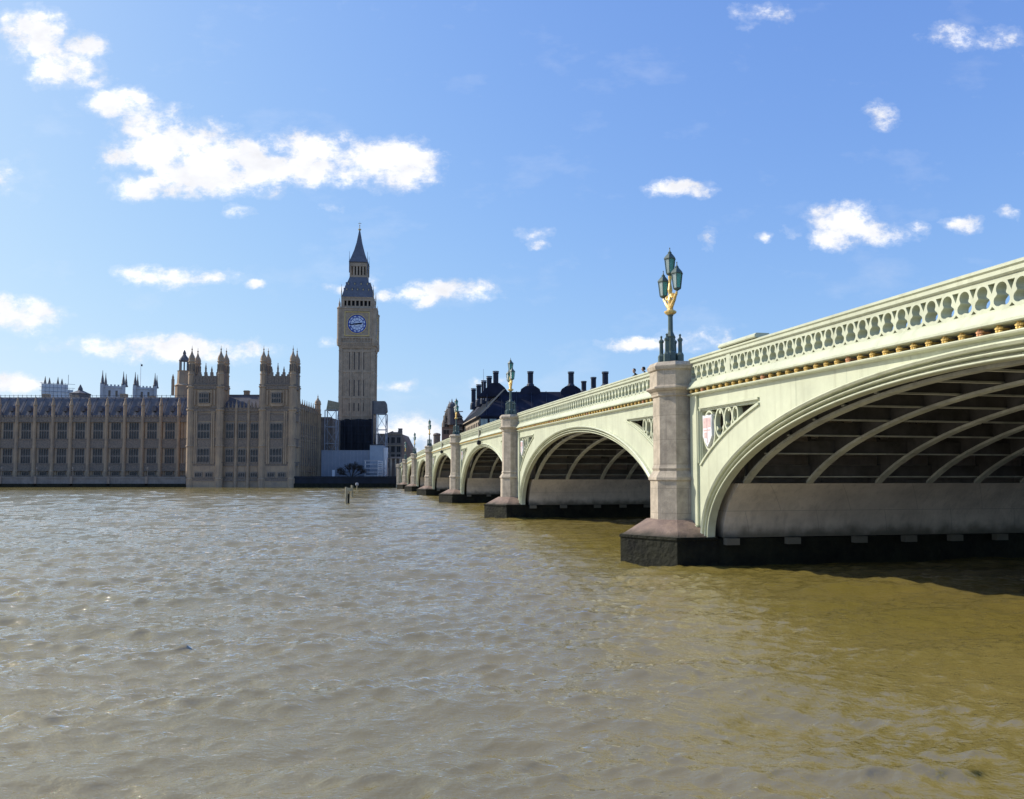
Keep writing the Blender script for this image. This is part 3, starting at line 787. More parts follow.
dirn = R(90)-THB
person(onb(36.9, 14.35), R(100), 'person in dark clothes leaning at the parapet just left of the nearest lamp pier', 'dark', .2)
person(onb(38.1, 14.3), R(140), 'lower dark figure bending over the parapet, farther from the lamp pier', 'dark', .38)
person(onb(92, 14.3), R(110), 'person in a red jacket by the parapet short of the third pier', 'redcloth', .05)

# ------------------------------------------------------------------ shared gothic pieces
def octr(mb, x, y, r, levels, n=8):
    mb.lathe([(r*q, z) for q, z in levels], (x, y, 0), n, R(22.5))
def turret(mb, x, y, r, z0, z1, z2):   # shaft z0..z1, ogee cap up to z2
    h = z2-z1
    octr(mb, x, y, r, [(1,z0),(1,z0+(z1-z0)*.45),(1.12,z0+(z1-z0)*.46),(1.12,z0+(z1-z0)*.5),(.92,z0+(z1-z0)*.52),(.92,z1-.3),(1.15,z1-.2),(1.15,z1),(.95,z1+h*.04),(1.0,z1+h*.16),(.85,z1+h*.3),(.45,z1+h*.45),(.22,z1+h*.6),(.12,z1+h*.72),(.28,z1+h*.76),(.08,z1+h*.82),(.03,z2)])
def pinn(mb, x, y, w_, z0, z1):
    h = z1-z0; mb.lathe([(w_,z0),(w_,z0+h*.4),(w_*1.25,z0+h*.42),(w_*.9,z0+h*.5),(w_*.3,z0+h*.85),(w_*.45,z0+h*.9),(0.02,z1)], (x,y,0), 4, R(45))
def window_proto(wd, ht, nm, name='window', trans=(.5,)):
    """mullioned window: bars in the window mesh, dark pane as a child; local origin at centre of its foot, front = -y"""
    mb = MB(); t = .16
    for k in range(nm+1):
        x = -wd/2+wd*k/nm; ww = t*(1.3 if k in (0, nm) else .85)
        mb.box(x-ww/2, x+ww/2, -.18, .1, 0, ht)
    for z in (0,)+tuple(trans)+(1,):
        zz = ht*z; mb.box(-wd/2+.002, wd/2-.002, -.15, .09, zz-.12, zz+.12)
    # traceried heads
    for k in range(nm):
        x0 = -wd/2+wd*k/nm; x1 = x0+wd/nm; xm = (x0+x1)/2
        for tz_ in [q for q in trans]+[1.0]:
            zt_ = ht*tz_-.12
            mb.add([(x0,-.1,zt_),(x0,-.1,zt_-.55),(xm,-.1,zt_)], [(0,1,2)]); mb.add([(x1,-.1,zt_),(xm,-.1,zt_),(x1,-.1,zt_-.55)], [(0,1,2)])
    me = MB(); me.add([(-wd/2,.0,0),(wd/2,.0,0),(wd/2,.0,ht),(-wd/2,.0,ht)], [(0,1,2,3)])
    w1 = mb.build(name, 'mull'); p1 = me.build('pane', 'glass', w1)
    return w1
def put(proto, parent, loc, rz=0, first=[]):
    off = OFF[parent.name]
    c = proto.copy(); COL.objects.link(c); c.parent = parent
    c.location = (loc[0]-off[0], loc[1]-off[1], loc[2]-off[2]); c.rotation_euler = (0,0,rz)
    for ch in proto.children:
        d = ch.copy(); COL.objects.link(d); d.parent = c
        d.rotation_euler = (random.uniform(-.012,.012), 0, random.uniform(-.02,.02))
    return c
def kill(proto):
    for ch in list(proto.children): bpy.data.objects.remove(ch)
    bpy.data.objects.remove(proto)

# ------------------------------------------------------------------ PALACE
YR = 262.0; YP = 250.0
pal = thing('palace', 'long brown gothic palace with paired turreted end pavilions on the far river bank', 'palace', (UX(150,YR), 255, 0))
XL = UX(33-18.05*8, YR); XR_ = UX(187, YR)
zr = lambda y: UZ(y, YR)
mb = MB()
mb.box(XL, XR_, YR+.8, YR+16, 3.2, zr(419))
mb.build('river_front_wall', 'lime', pal)
bx_ = [UX(33+18.05*k, YR) for k in range(-8, 9)]
# decorated bands, each one storey band its own mesh
mb = MB()
for (ya, yb_, d) in ((417.5,421.5,.15),(439.5,447.5,.25),(464,470.5,.2),(476,479,.1)):
    mb.box(XL, XR_, YR+d, YR+.85, zr(yb_), zr(ya))
    mb.box(XL, XR_, YR+d-.15, YR+d+.1, zr(ya), zr(ya)+.25); mb.box(XL, XR_, YR+d-.12, YR+d+.1, zr(yb_)-.2, zr(yb_))
x = XL
while x < XR_:   # pierced parapet
    mb.box(x, x+.55, YR+.05, YR+.5, zr(417.5), zr(417.5)+.8); x += 1.0
mb.build('string_course', 'limeband', pal)
mb = MB()
for x in bx_:
    for dx_ in (-1,): pass
    for sgn in (-1, 1):   # side panels filling between pier and window
        mb.box(x+sgn*1.0-.32, x+sgn*1.0+.32, YR+.45, YR+.82, 3.2, zr(419))
mb.build('wall_panel', 'lime', pal)
for x in bx_:
    mb = MB()
    mb.loft([[(x+a*h*1.2-.0, YR+.25-b_*h*.8+.55*(1-b_), z) for a, b_ in ((-.6,0),(-.6,.7),(-.3,1),(.3,1),(.6,.7),(.6,0))] for z, h in ((3.2,.95),(zr(471),.95),(zr(470),.8),(zr(447),.8),(zr(446),.72),(zr(417),.72))])
    bt = mb.build('buttress', 'lime', pal)
    mb = MB(); octr(mb, x, YR+.3, .52, [(1,zr(417)),(1,zr(406)),(1.3,zr(405.5)),(1.2,zr(404.5)),(.5,zr(400)),(.7,zr(399.3)),(.2,zr(398)),(.06,zr(395.5))]); mb.build('pinnacle', 'lime', bt)
W1 = window_proto(3.3, zr(422)-zr(439), 4); W2 = window_proto(3.3, zr(448)-zr(463.5), 4); W3 = window_proto(2.2, 1.5, 3, trans=())
for k in range(len(bx_)-1):
    if k < 4: continue
    xm = (bx_[k]+bx_[k+1])/2
    put(W1, pal, (xm, YR+.66, zr(439))); put(W2, pal, (xm, YR+.66, zr(463.5))); put(W3, pal, (xm, YR+.66, zr(476)+.1))
# roof with ribs
mb = MB(); z0, z1 = zr(417), UZ(397.5, YR+6)
mb.loft([[(x, YR+.9, z0), (x, YR+5.5, z1), (x, YR+10, z1), (x, YR+16, z0)] for x in (XL, XR_-1)])
x = XL
while x < XR_-1.5:
    mb.add([(x,YR+.85,z0),(x+.14,YR+.85,z0),(x+.14,YR+5.45,z1+.02),(x,YR+5.45,z1+.02),(x+.07,YR+.75,z0+.12),(x+.07,YR+5.35,z1+.15)], [(0,4,5,3),(4,1,2,5)]); x += 3.03
rf = mb.build('roof', 'slate', pal)
mb = MB()   # crest rail and its standards
mb.box(XL, XR_-1, YR+5.6, YR+5.7, z1+.55, z1+.65)
x = XL
while x < XR_-1: mb.box(x, x+.1, YR+5.6, YR+5.7, z1-.1, z1+.9); x += 1.5
mb.build('roof_crest', 'slate', rf)
for k in range(len(bx_)-1):
    if k < 4: continue
    xm = (bx_[k]+bx_[k+1])/2; zz_ = z0+(z1-z0)*.3
    mb = MB(); mb.loft([[(xm-.7,y,zz_),(xm+.7,y,zz_),(xm+.7,y,zz_+1.1),(xm,y,zz_+1.9),(xm-.7,y,zz_+1.1)] for y in (YR+1.4, YR+3.6)]); mb.build('dormer', 'slate', rf)
for px in (44, 73, 122, 150):
    x = UX(px, YR+12); mb = MB(); mb.box(x-1, x+1, YR+11, YR+13, z0, UZ(396 - (px % 3), YR+12)); mb.build('chimney', 'lime', rf)
# terrace and river wall
mb = MB(); mb.box(XL, UX(186, YP), YP-.2, YR+1, -3, UZ(477, YP)); mb.box(XL, UX(186,YP), YP-.35, YP+.1, UZ(478.2,YP), UZ(477,YP)+.12)
mb.build('terrace', 'riverwall', pal)
zt_ = UZ(476.8, YP)
for k, px in enumerate((1, 36, 72, 109, 147)):
    x = UX(px, YP); mb = MB(); mb.tube((x,YP+.3,zt_),(x,YP+.3,zt_+2.2),.09,.06); mb.lathe([(.1,2.2),(.28,2.4),(.3,2.75),(.12,3.0),(0,3.15)], (x,YP+.3,zt_), 6); mb.box(x-.4,x+.4,YP-.5,YP+.6,.5,zt_+.15); mb.build('terrace_lamp', 'mull', pal)
mb = MB(); mb.box(XL, UX(186,YP), YP-.5, YP-.2, -3, 1.1); mb.build('tide_band', 'weed', pal)
# pavilions
zp = lambda y: UZ(y, YP)
def pavilion(pl, pr, side_px):
    x0, x1 = UX(pl, YP), UX(pr, YP); dep = 6.2
    mb = MB(); mb.box(x0+.3, x1-.3, YP+.5, YP+dep, -3, zp(386.5))
    tw = mb.build('pavilion_tower', 'lime', pal)
    mb = MB()
    for ya, yb_, d in ((478.5,481,.0),(462.8,466,.1),(439,447,.07),(408,411.5,-.15),(414,421,.07),(385,389,-.2)):
        mb.box(x0-.1, x1+.1, YP+.35+d, YP+dep+.1, zp(yb_), zp(ya))
        mb.box(x0-.2, x1+.2, YP+.2+d, YP+dep+.2, zp(ya), zp(ya)+.3)
    mb.build('string_course', 'limeband', tw)
    # embattled parapet with finials
    mb = MB()
    zt0 = zp(386.3); zt1 = zp(369.5)
    mb.box(x0+.2, x1-.2, YP+.4, YP+.9, zt0, zt1-2); mb.box(x0+.2, x0+.7, YP+.9, YP+dep-.1, zt0, zt1-2); mb.box(x1-.7, x1-.2, YP+.9, YP+dep-.1, zt0, zt1-2)
    mb.box(x0+.2, x1-.2, YP+dep-.6, YP+dep-.1, zt0, zt1-2)
    wdt = x1-x0; 
    for k in range(5):
        xx = x0+wdt*(k+.9)/5.8
        mb.box(xx-.45, xx+.45, YP+.4, YP+.9, zt1-2.01, zt1-.8); mb.box(xx-.45, xx+.45, YP+dep-.6, YP+dep-.1, zt1-2.01, zt1-.8)
        pinn(mb, xx, YP+.6, .3, zt1-.9, zt1+1.1+(1.2 if k == 2 else 0))
        yy = YP+.8+(dep-1)*(k+.7)/5.4
        mb.box(x1-.7, x1-.2, yy-.45, yy+.45, zt1-2.01, zt1-.8); pinn(mb, x1-.45, yy, .28, zt1-.9, zt1+1)
        mb.box(x0+.2, x0+.7, yy-.45, yy+.45, zt1-2.01, zt1-.8)
    for k in range(9):
        xx = x0+wdt*(k+.9)/9.8; mb.box(xx-.18, xx+.18, YP+.25, YP+.4, zt0+.3, zt1-2.3)
    mb.build('parapet', 'limeband', tw)
    for (x, y) in ((x0+.9, YP+.9), (x1-.9, YP+.9), (x0+.9, YP+dep-.6), (x1-.9, YP+dep-.6)):
        mb = MB(); octr(mb, x, y, 1.25, [(1,-3),(1,zp(480)),(1.1,zp(479.5)),(.95,zp(478)),(.95,zp(447)),(1.1,zp(446.6)),(1.1,zp(445.6)),(.95,zp(445)),(.95,zp(411)),(1.12,zp(410)),(1.12,zp(409)),(.95,zp(408.5)),(.95,zp(387.6)),(1.15,zp(386.9)),(1.15,zp(386.2)),(.9,zp(385.5))])
        t_ = mb.build('turret', 'lime', tw)
        back = y > YP+3
        mb = MB(); turret(mb, x, y, 1.02, zp(386), zp(361), zp(345)); mb.build('turret_cap', 'lime', t_)
        mb = MB()
        for a in range(8):
            t = R(45*a); xx, yy = x+1.0*math.cos(t), y+1.0*math.sin(t)
            mb.box(xx-.12, xx+.12, yy-.12, yy+.12, zp(371), zp(364))
        mb.build('slit', 'towerdark', t_)
    return x0, x1, dep, tw
lx0, lx1, dep, twl = pavilion(185.6, 220.6, 230)
rx0, rx1, dep, twr = pavilion(258.2, 293.5, 298)
WB = window_proto(3.9, zp(423)-zp(438.5), 4); WC = window_proto(3.9, zp(448)-zp(463.4), 4); WO = window_proto(3.0, zp(393)-zp(403), 4)
for (a, b_) in ((lx0, lx1), (rx0, rx1)):
    xm = (a+b_)/2
    for z_, pr_ in ((438.5, WB), (463.4, WC)): put(pr_, pal, (xm-.2, YP+.36, zp(z_)))
    put(WO, pal, (xm-.1, YP-.35, zp(403)))
    for dx_ in (-1.7, 1.7): put(W3, pal, (xm+dx_, YP+.36, zp(477)))
    mb = MB()   # oriel surround
    mb.loft([[(xm-2.3,YP+.5,z),(xm-1.8,YP-.3,z),(xm+1.7,YP-.3,z),(xm+2.2,YP+.5,z)] for z in (zp(406.5), zp(403.2))])
    mb.loft([[(xm-2.3,YP+.5,z),(xm-1.8,YP-.3,z),(xm+1.7,YP-.3,z),(xm+2.2,YP+.5,z)] for z in (zp(392.8), zp(390.5))])
    for dx_ in (-2.1, 2.0, -3.2, 3.1): mb.box(xm+dx_-.25, xm+dx_+.25, YP+.1, YP+.52, zp(405), zp(390))
    mb.build('oriel', 'lime', pal)
    for dx_ in (-3.1, -2.55, 2.4, 3.0):
        mb = MB(); mb.box(xm+dx_-.2, xm+dx_+.2, YP+.18, YP+.52, zp(464), zp(411)); mb.build('buttress', 'lime', pal)
# centre between the towers
YC = YP+1.6; zc = lambda y: UZ(y, YC)
mb = MB(); mb.box(lx1-.5, rx0+.5, YC+.6, YC+10, -3, zc(410)); mb.build('pavilion_wall', 'lime', pal)
mb = MB()
for ya, yb_, d in ((478.5,481,0),(462.8,466,.1),(439,447,.1),(408.5,411.5,-.1),(414,421,.1)):
    mb.box(lx1-.4, rx0+.4, YC+.3+d, YC+.65, zc(yb_), zc(ya)); mb.box(lx1-.4, rx0+.4, YC+.15+d, YC+.64, zc(ya), zc(ya)+.3)
x = lx1
while x < rx0: mb.box(x, x+.5, YC+.2, YC+.6, zc(408.5), zc(404.5)); pinn(mb, x+.25, YC+.4, .2, zc(404.6), zc(401)); x += 1.25
mb.build('string_course', 'limeband', pal)
mb = MB(); mb.loft([[(x,YC+.7,zc(409)),(x,YC+5,zc(394.5)),(x,YC+7,zc(394.5)),(x,YC+10,zc(409))] for x in (lx1-.3, rx0+.3)])
mb.box(lx1, rx0, YC+5, YC+5.1, zc(394.6), zc(393)); r2 = mb.build('roof', 'slate', pal)
xx = UX(245.3, YC+6); mb = MB(); mb.box(xx-.8, xx+.8, YC+5.5, YC+6.8, zc(400), zc(388.5)); mb.box(xx-.95, xx+.95, YC+5.4, YC+6.9, zc(390), zc(389.2)); mb.build('chimney', 'lime', r2)
WD = window_proto(2.5, zc(423)-zc(438.5), 3); WE = window_proto(2.5, zc(449)-zc(462.5), 3)
cw_ = (rx0-lx1)/3
for k in range(3):
    xm = lx1+cw_*(k+.5)
    put(WD, pal, (xm, YC+.42, zc(438.5))); put(WE, pal, (xm, YC+.42, zc(462.5))); put(W3, pal, (xm, YC+.42, zc(477)))
for k in range(4):
    x = lx1+cw_*k; mb = MB()
    octr(mb, x, YC+.4, .5, [(1.1,-3),(1.1,zc(466)),(.9,zc(465)),(.9,zc(409)),(1.1,zc(408)),(.5,zc(403)),(.1,zc(399))], 8)
    if 0 < k < 3: mb.build('buttress', 'lime', pal)
# side return facing the bridge
XS = rx1-.3; YE = 283.0; zt_side = UZ(403, 256)
mb = MB(); mb.box(XS-14, XS, YP+5.8, YE, -3, zt_side-1); mb.build('return_wall', 'lime', pal)
mb = MB()
for h0, h1, d in ((16.6,17.3,.35),(14.9,15.9,.25),(zt_side-2.0,zt_side-1,.3),(7.0,8.2,.25),(5,5.4,.3),(zp(447),zp(440),.25)):
    mb.box(XS-.1, XS+d, YP+6.4, YE, h0, h1)
y = YP+6.8
while y < YE: mb.box(XS-.3, XS+.2, y, y+.5, zt_side-1.01, zt_side-.1); y += 1.1
mb.build('string_course', 'limeband', pal)
nb = 9; bw_ = (YE-YP-7.5)/nb
WS = window_proto(1.7, zp(421)-zp(439), 3); WT = window_proto(1.7, zp(448)-zp(463), 3)
for k in range(nb+1):
    y = YP+7.0+bw_*k; mb = MB()
    mb.box(XS-.1, XS+.55, y-.28, y+.28, -3, zt_side-1.2); bt = mb.build('buttress', 'lime', pal)
    mb = MB(); pinn(mb, XS+.2, y, .28, zt_side-1.3, zt_side+1.6); mb.build('pinnacle', 'lime', bt)
    if k < nb:
        put(WS, pal, (XS+.12, y+bw_/2, zp(439)), R(90)); put(WT, pal, (XS+.12, y+bw_/2, zp(463)), R(90))
mb = MB(); octr(mb, XS-.3, YE-.5, 1.3, [(1,-3),(1,zt_side-2),(1.1,zt_side-1.5)]); turret(mb, XS-.3, YE-.5, 1.1, zt_side-2, UZ(404, YE), UZ(394.5, YE)); mb.build('turret', 'lime', pal)
mb = MB(); mb.loft([[(XS-13,y,zt_side-1),(XS-7,y,zt_side+2.2),(XS-1,y,zt_side-1)] for y in (YP+6, YE)]); mb.build('roof', 'slate', pal)
# set back wing between the return and the clock tower
mb = MB(); xa, xb = XS-10, UX(337, 292); mb.box(xa, xb, YE+.1, YE+16, 0, UZ(418, YE)); mb.box(xa, xb, YE, YE+.4, UZ(419, YE), UZ(417, YE))
for k in range(7): mb.box(xa+8+k*1.3, xa+8.3+k*1.3, YE-.1, YE+.2, 3, UZ(419, YE))
mb.build('set_back_wing', 'brownstone', pal)
for pr_ in (W1, W2, W3, WB, WC, WO, WD, WE, WS, WT): kill(pr_)

# ventilation turret behind the left pavilion
YV = 285; zv = lambda y: UZ(y, YV); xv = UX(182, YV)
vt = thing('ventilation_turret', 'slim octagonal lantern turret with open cupola just left of the left pavilion', 'turret', (xv, YV, 3.3))
mb = MB(); octr(mb, xv, YV, 3.0, [(1,3.3),(1,zv(387)),(1.08,zv(386)),(.8,zv(384)),(.74,zv(372)),(.8,zv(371))]); mb.build('shaft', 'lime', vt)
mb = MB()
for a in range(8):
    t = R(45*a+22.5); mb.tube((xv+1.5*math.cos(t), YV+1.5*math.sin(t), zv(371.2)), (xv+1.5*math.cos(t), YV+1.5*math.sin(t), zv(361)), .25, .25, 5)
mb.lathe([(1.8,zv(361.4)),(1.9,zv(360.5)),(1.5,zv(358.5)),(.7,zv(355.5)),(.5,zv(354.5)),(.6,zv(353)),(.1,zv(350))], (xv,YV,0), 8, R(22.5)); mb.build('cupola', 'slate', vt)
mb = MB()
for dx_ in (-2.9,): mb.box(xv+dx_-.4, xv+dx_+.4, YV-3, YV-2.2, zv(396), zv(380)); pinn(mb, xv+dx_, YV-2.6, .4, zv(380), zv(375))
mb.build('pinnacle', 'lime', vt)

# abbey with twin west towers, church tower in sheeting, hall lantern
YA = 430; za = lambda y: UZ(y, YA)
ab = thing('abbey', 'pale twin towered gothic abbey with a flag, far behind the palace roof', 'abbey', (UX(121,YA), YA+6, 3.3))
mb = MB(); mb.box(UX(92,YA), UX(150,YA), YA+8, YA+30, 3.3, za(404)); mb.build('nave', 'abbey', ab)
for pl, pr in ((94.5, 116.3), (127, 148.3)):
    x0, x1 = UX(pl, YA), UX(pr, YA); wd = x1-x0
    mb = MB(); mb.box(x0, x1, YA, YA+wd, 3.3, za(386.5)); mb.box(x0-.3, x1+.3, YA-.3, YA+wd+.3, za(388.5), za(387.8))
    for k in range(6): mb.box(x0+wd*(k+.25)/6, x0+wd*(k+.75)/6, YA, YA+.6, za(386.6), za(385))
    for dx_ in (.0, wd): 
        for yy in (YA, YA+wd): mb.box(x0+dx_-.9, x0+dx_+.9, yy-.9, yy+.9, 3.3, za(384.5))
    tw = mb.build('tower', 'abbey', ab)
    for dx_ in (.3, wd-.3):
        for yy in (YA, YA+wd-1):
            mb = MB(); mb.lathe([(1.1,za(385)),(1.2,za(384.2)),(.85,za(383)),(.7,za(380)),(.3,za(376)),(.1,za(371.5))], (x0+dx_+(1.5 if yy > YA else 0)*(1 if dx_ < 2 else 1), yy, 0), 6); mb.build('pinnacle', 'slate', tw)
    for dx_ in (.3, .62): mb = MB(); mb.box(x0+wd*dx_, x0+wd*(dx_+.1), YA-.05, YA+.2, za(397), za(391)); mb.build('louvre', 'towerdark', tw)
x = UX(138.3, YA+6); mb = MB(); mb.tube((x,YA+6,za(386)),(x,YA+6,za(361)),.16,.1); fp = mb.build('flagpole', 'white', ab)
mb = MB(); mb.box(x, x+1.0, YA+5.95, YA+6.05, za(364), za(362)); mb.build('flag', 'dark', fp)
ab.rotation_euler = (0,0,R(26.6)); ab.scale = (.9,1,1)
YM = 390; zm = lambda y: UZ(y, YM)
ch = thing('church_tower', 'white sheeted church tower with scaffold and four pinnacles at the left', 'church tower', (UX(48,YM), YM+6, 3.3))
x0, x1 = UX(32.5, YM), UX(63.5, YM)
mb = MB(); mb.box(x0, x1-2.5, YM, YM+12, 3.3, zm(384)); mb.box(x1-2.51, x1, YM+.5, YM+11, 3.3, zm(389)); mb.build('sheeting', 'white', ch)
for px, py in ((39.3,376),(43.5,377),(51.8,376),(55.8,377.5)):
    x = UX(px, YM+3); mb = MB(); mb.lathe([(.9,zm(384.2)),(.9,zm(382.6)),(.55,zm(380)),(.1,zm(py))], (x,YM+3,0), 4, R(45)); mb.build('pinnacle', 'towerdark', ch)
mb = MB()
for k in range(9):
    x = x0+(x1-x0)*k/8; mb.tube((x,YM-.4,zm(397)),(x,YM-.4,zm(382.5 if k < 7 else 388)),.09)
for q in (383.5, 387.5, 391.5): mb.tube((x0-1,YM-.4,zm(q)),(x1+1,YM-.4,zm(q)),.09)
mb.tube((UX(58.6,YM),YM,zm(384)),(UX(58.6,YM),YM,zm(374)),.12); mb.build('scaffold', 'steel', ch)
ch.rotation_euler = (0,0,R(30)); ch.scale = (.88,1,1)
YH = 330; zh = lambda y: UZ(y, YH); x = UX(78, YH)
hl = thing('hall_lantern', 'grey pointed lantern roof with a spike rising behind the palace ridge', 'lantern roof', (x, YH, 3.3))
mb = MB(); mb.lathe([(4.0,3.3),(4.0,zh(394.5)),(4.3,zh(394)),(1.0,zh(390.5)),(.9,zh(389.5)),(1.0,zh(389)),(.1,zh(384.5))], (x,YH,0), 8, R(22.5)); mb.build('roof', 'slate', hl)

# ------------------------------------------------------------------ CLOCK TOWER (local frame centred on the tower)
YT = 306.0
tx = UX(356.2, YT-6)-.75; TR_ = R(5.5)
ct = thing('clock_tower', 'tall gothic clock tower with blue and white dial and pointed iron spire', 'clock tower', (0,0,0)); ct.location = (tx, YT, 3.3); ct.rotation_euler = (0,0,TR_)
G = 3.3; tz = lambda y: UZ(y, YT-6.5)-G
tzc = lambda y: UZ(y, YT)-G
HWD = 6.8
mb = MB(); mb.box(-HWD+.4, HWD-.4, -HWD+.4, HWD-.4, 0, tz(347)); mb.build('shaft_core', 'towerdark', ct)
def fourfold(mb, boxes):
    for (a0, a1, d0, d1, z0, z1) in boxes:   # a along the face, d distance out from the centre
        mb.box(a0, a1, -d1, -d0, z0, z1); mb.box(a0, a1, d0, d1, z0, z1); mb.box(-d1, -d0, a0, a1, z0, z1); mb.box(d0, d1, a0, a1, z0, z1)
mb = MB(); bs = []
zs = [tz(475), tz(440), tz(415), tz(397), tz(371), tz(350.5)]
for a in (-5.5, -3.4, -1.25, 1.25, 3.4, 5.5): pass
for q in range(len(zs)-1):
    bs.append((-HWD+1.2, HWD-1.2, HWD-.45, HWD-.12, zs[q+1]-.6, zs[q+1]+.2))
n = 13; span = (HWD-1.15)*2
for k in range(n+1):
    a = -HWD+1.15+span*k/n
    wide = k in (0, 4, 9, 13)
    bs.append((a-(.34 if wide else .15), a+(.34 if wide else .15), HWD-.45, HWD-(.08 if wide else .2), 0, tz(348)))
fourfold(mb, bs)
# infill panels between the ribs leave the window slots dark
bs = []
for k in range(n):
    a0 = -HWD+1.15+span*k/n; a1 = a0+span/n
    slot = k in (2, 4, 7, 9) or k in (3, 8)
    zz_ = [(0, tz(411)), (tz(403), tz(396)), (tz(380), tz(369.5)), (tz(352), tz(348))] if k in (3, 5, 7, 9) else [(0, tz(348))]
    for z0, z1 in zz_: bs.append((a0+.1, a1-.1, HWD-.44, HWD-.32, z0, z1))
fourfold(mb, bs)
mb.build('wall_panelling', 'towerstone', ct)
for sx in (-1, 1):
    for sy in (-1, 1):
        mb = MB(); c_ = HWD-.65
        mb.box(sx*c_-.65, sx*c_+.65, sy*c_-.65, sy*c_+.65, 0, tz(346.5))
        for z in zs: mb.box(sx*c_-.72, sx*c_+.72, sy*c_-.72, sy*c_+.72, z-.3, z+.1)
        mb.build('corner_buttress', 'towerstone', ct)
# corbelled stage and small arcade under the dial
HC = 7.2
mb = MB()
for z, h in ((tz(347), HWD),): pass
mb.loft([[(-h,-h,z),(h,-h,z),(h,h,z),(-h,h,z)] for z, h in ((tz(348.5),HWD+.02),(tz(346.5),HWD+.25),(tz(344),HWD+.35),(tz(343.2),HC+.15),(tz(342.5),HC+.15),(tz(342.2),HC-.45),(tz(309.2),HC-.45),(tz(309),HC+.1),(tz(308.4),HC+.15),(tz(307.9),HC-.1))])
bs = []
for k in range(10): 
    a = -5.2+10.4*k/9; bs.append((a-.16, a+.16, HC-.5, HC-.1, tz(342.3), tz(338.4)))
bs += [(-HC+.6, HC-.6, HC-.5, HC-.05, tz(338.6), tz(337.2)), (-HC+.6, -4.72, HC-.5, HC-.12, tz(337.3), tz(311)), (4.72, HC-.6, HC-.5, HC-.12, tz(337.3), tz(311)), (-HC+.6, HC-.6, HC-.5, HC-.05, tz(311.2), tz(309.1))]
for k in range(15):
    a = -6+12*k/14; bs.append((a-.14, a+.14, HC-.05, HC+.12, tz(346), tz(343.4)))
fourfold(mb, bs)
cs = mb.build('clock_stage', 'towerstone', ct)
for sx in (-1, 1):
    for sy in (-1, 1):
        mb = MB(); octr(mb, sx*(HC-.5), sy*(HC-.5), .95, [(.9,tz(346)),(1.05,tz(343)),(1.05,tz(339)),(.95,tz(338.5)),(.95,tz(325)),(1.05,tz(324.5)),(.95,tz(324)),(.95,tz(310)),(1.12,tz(309)),(1.12,tz(308.3)),(.5,tz(307)),(.4,tz(305)),(.5,tz(304.5)),(.12,tz(301)),(.05,tz(298.5))])
        mb.build('corner_turret', 'towerstone', cs)
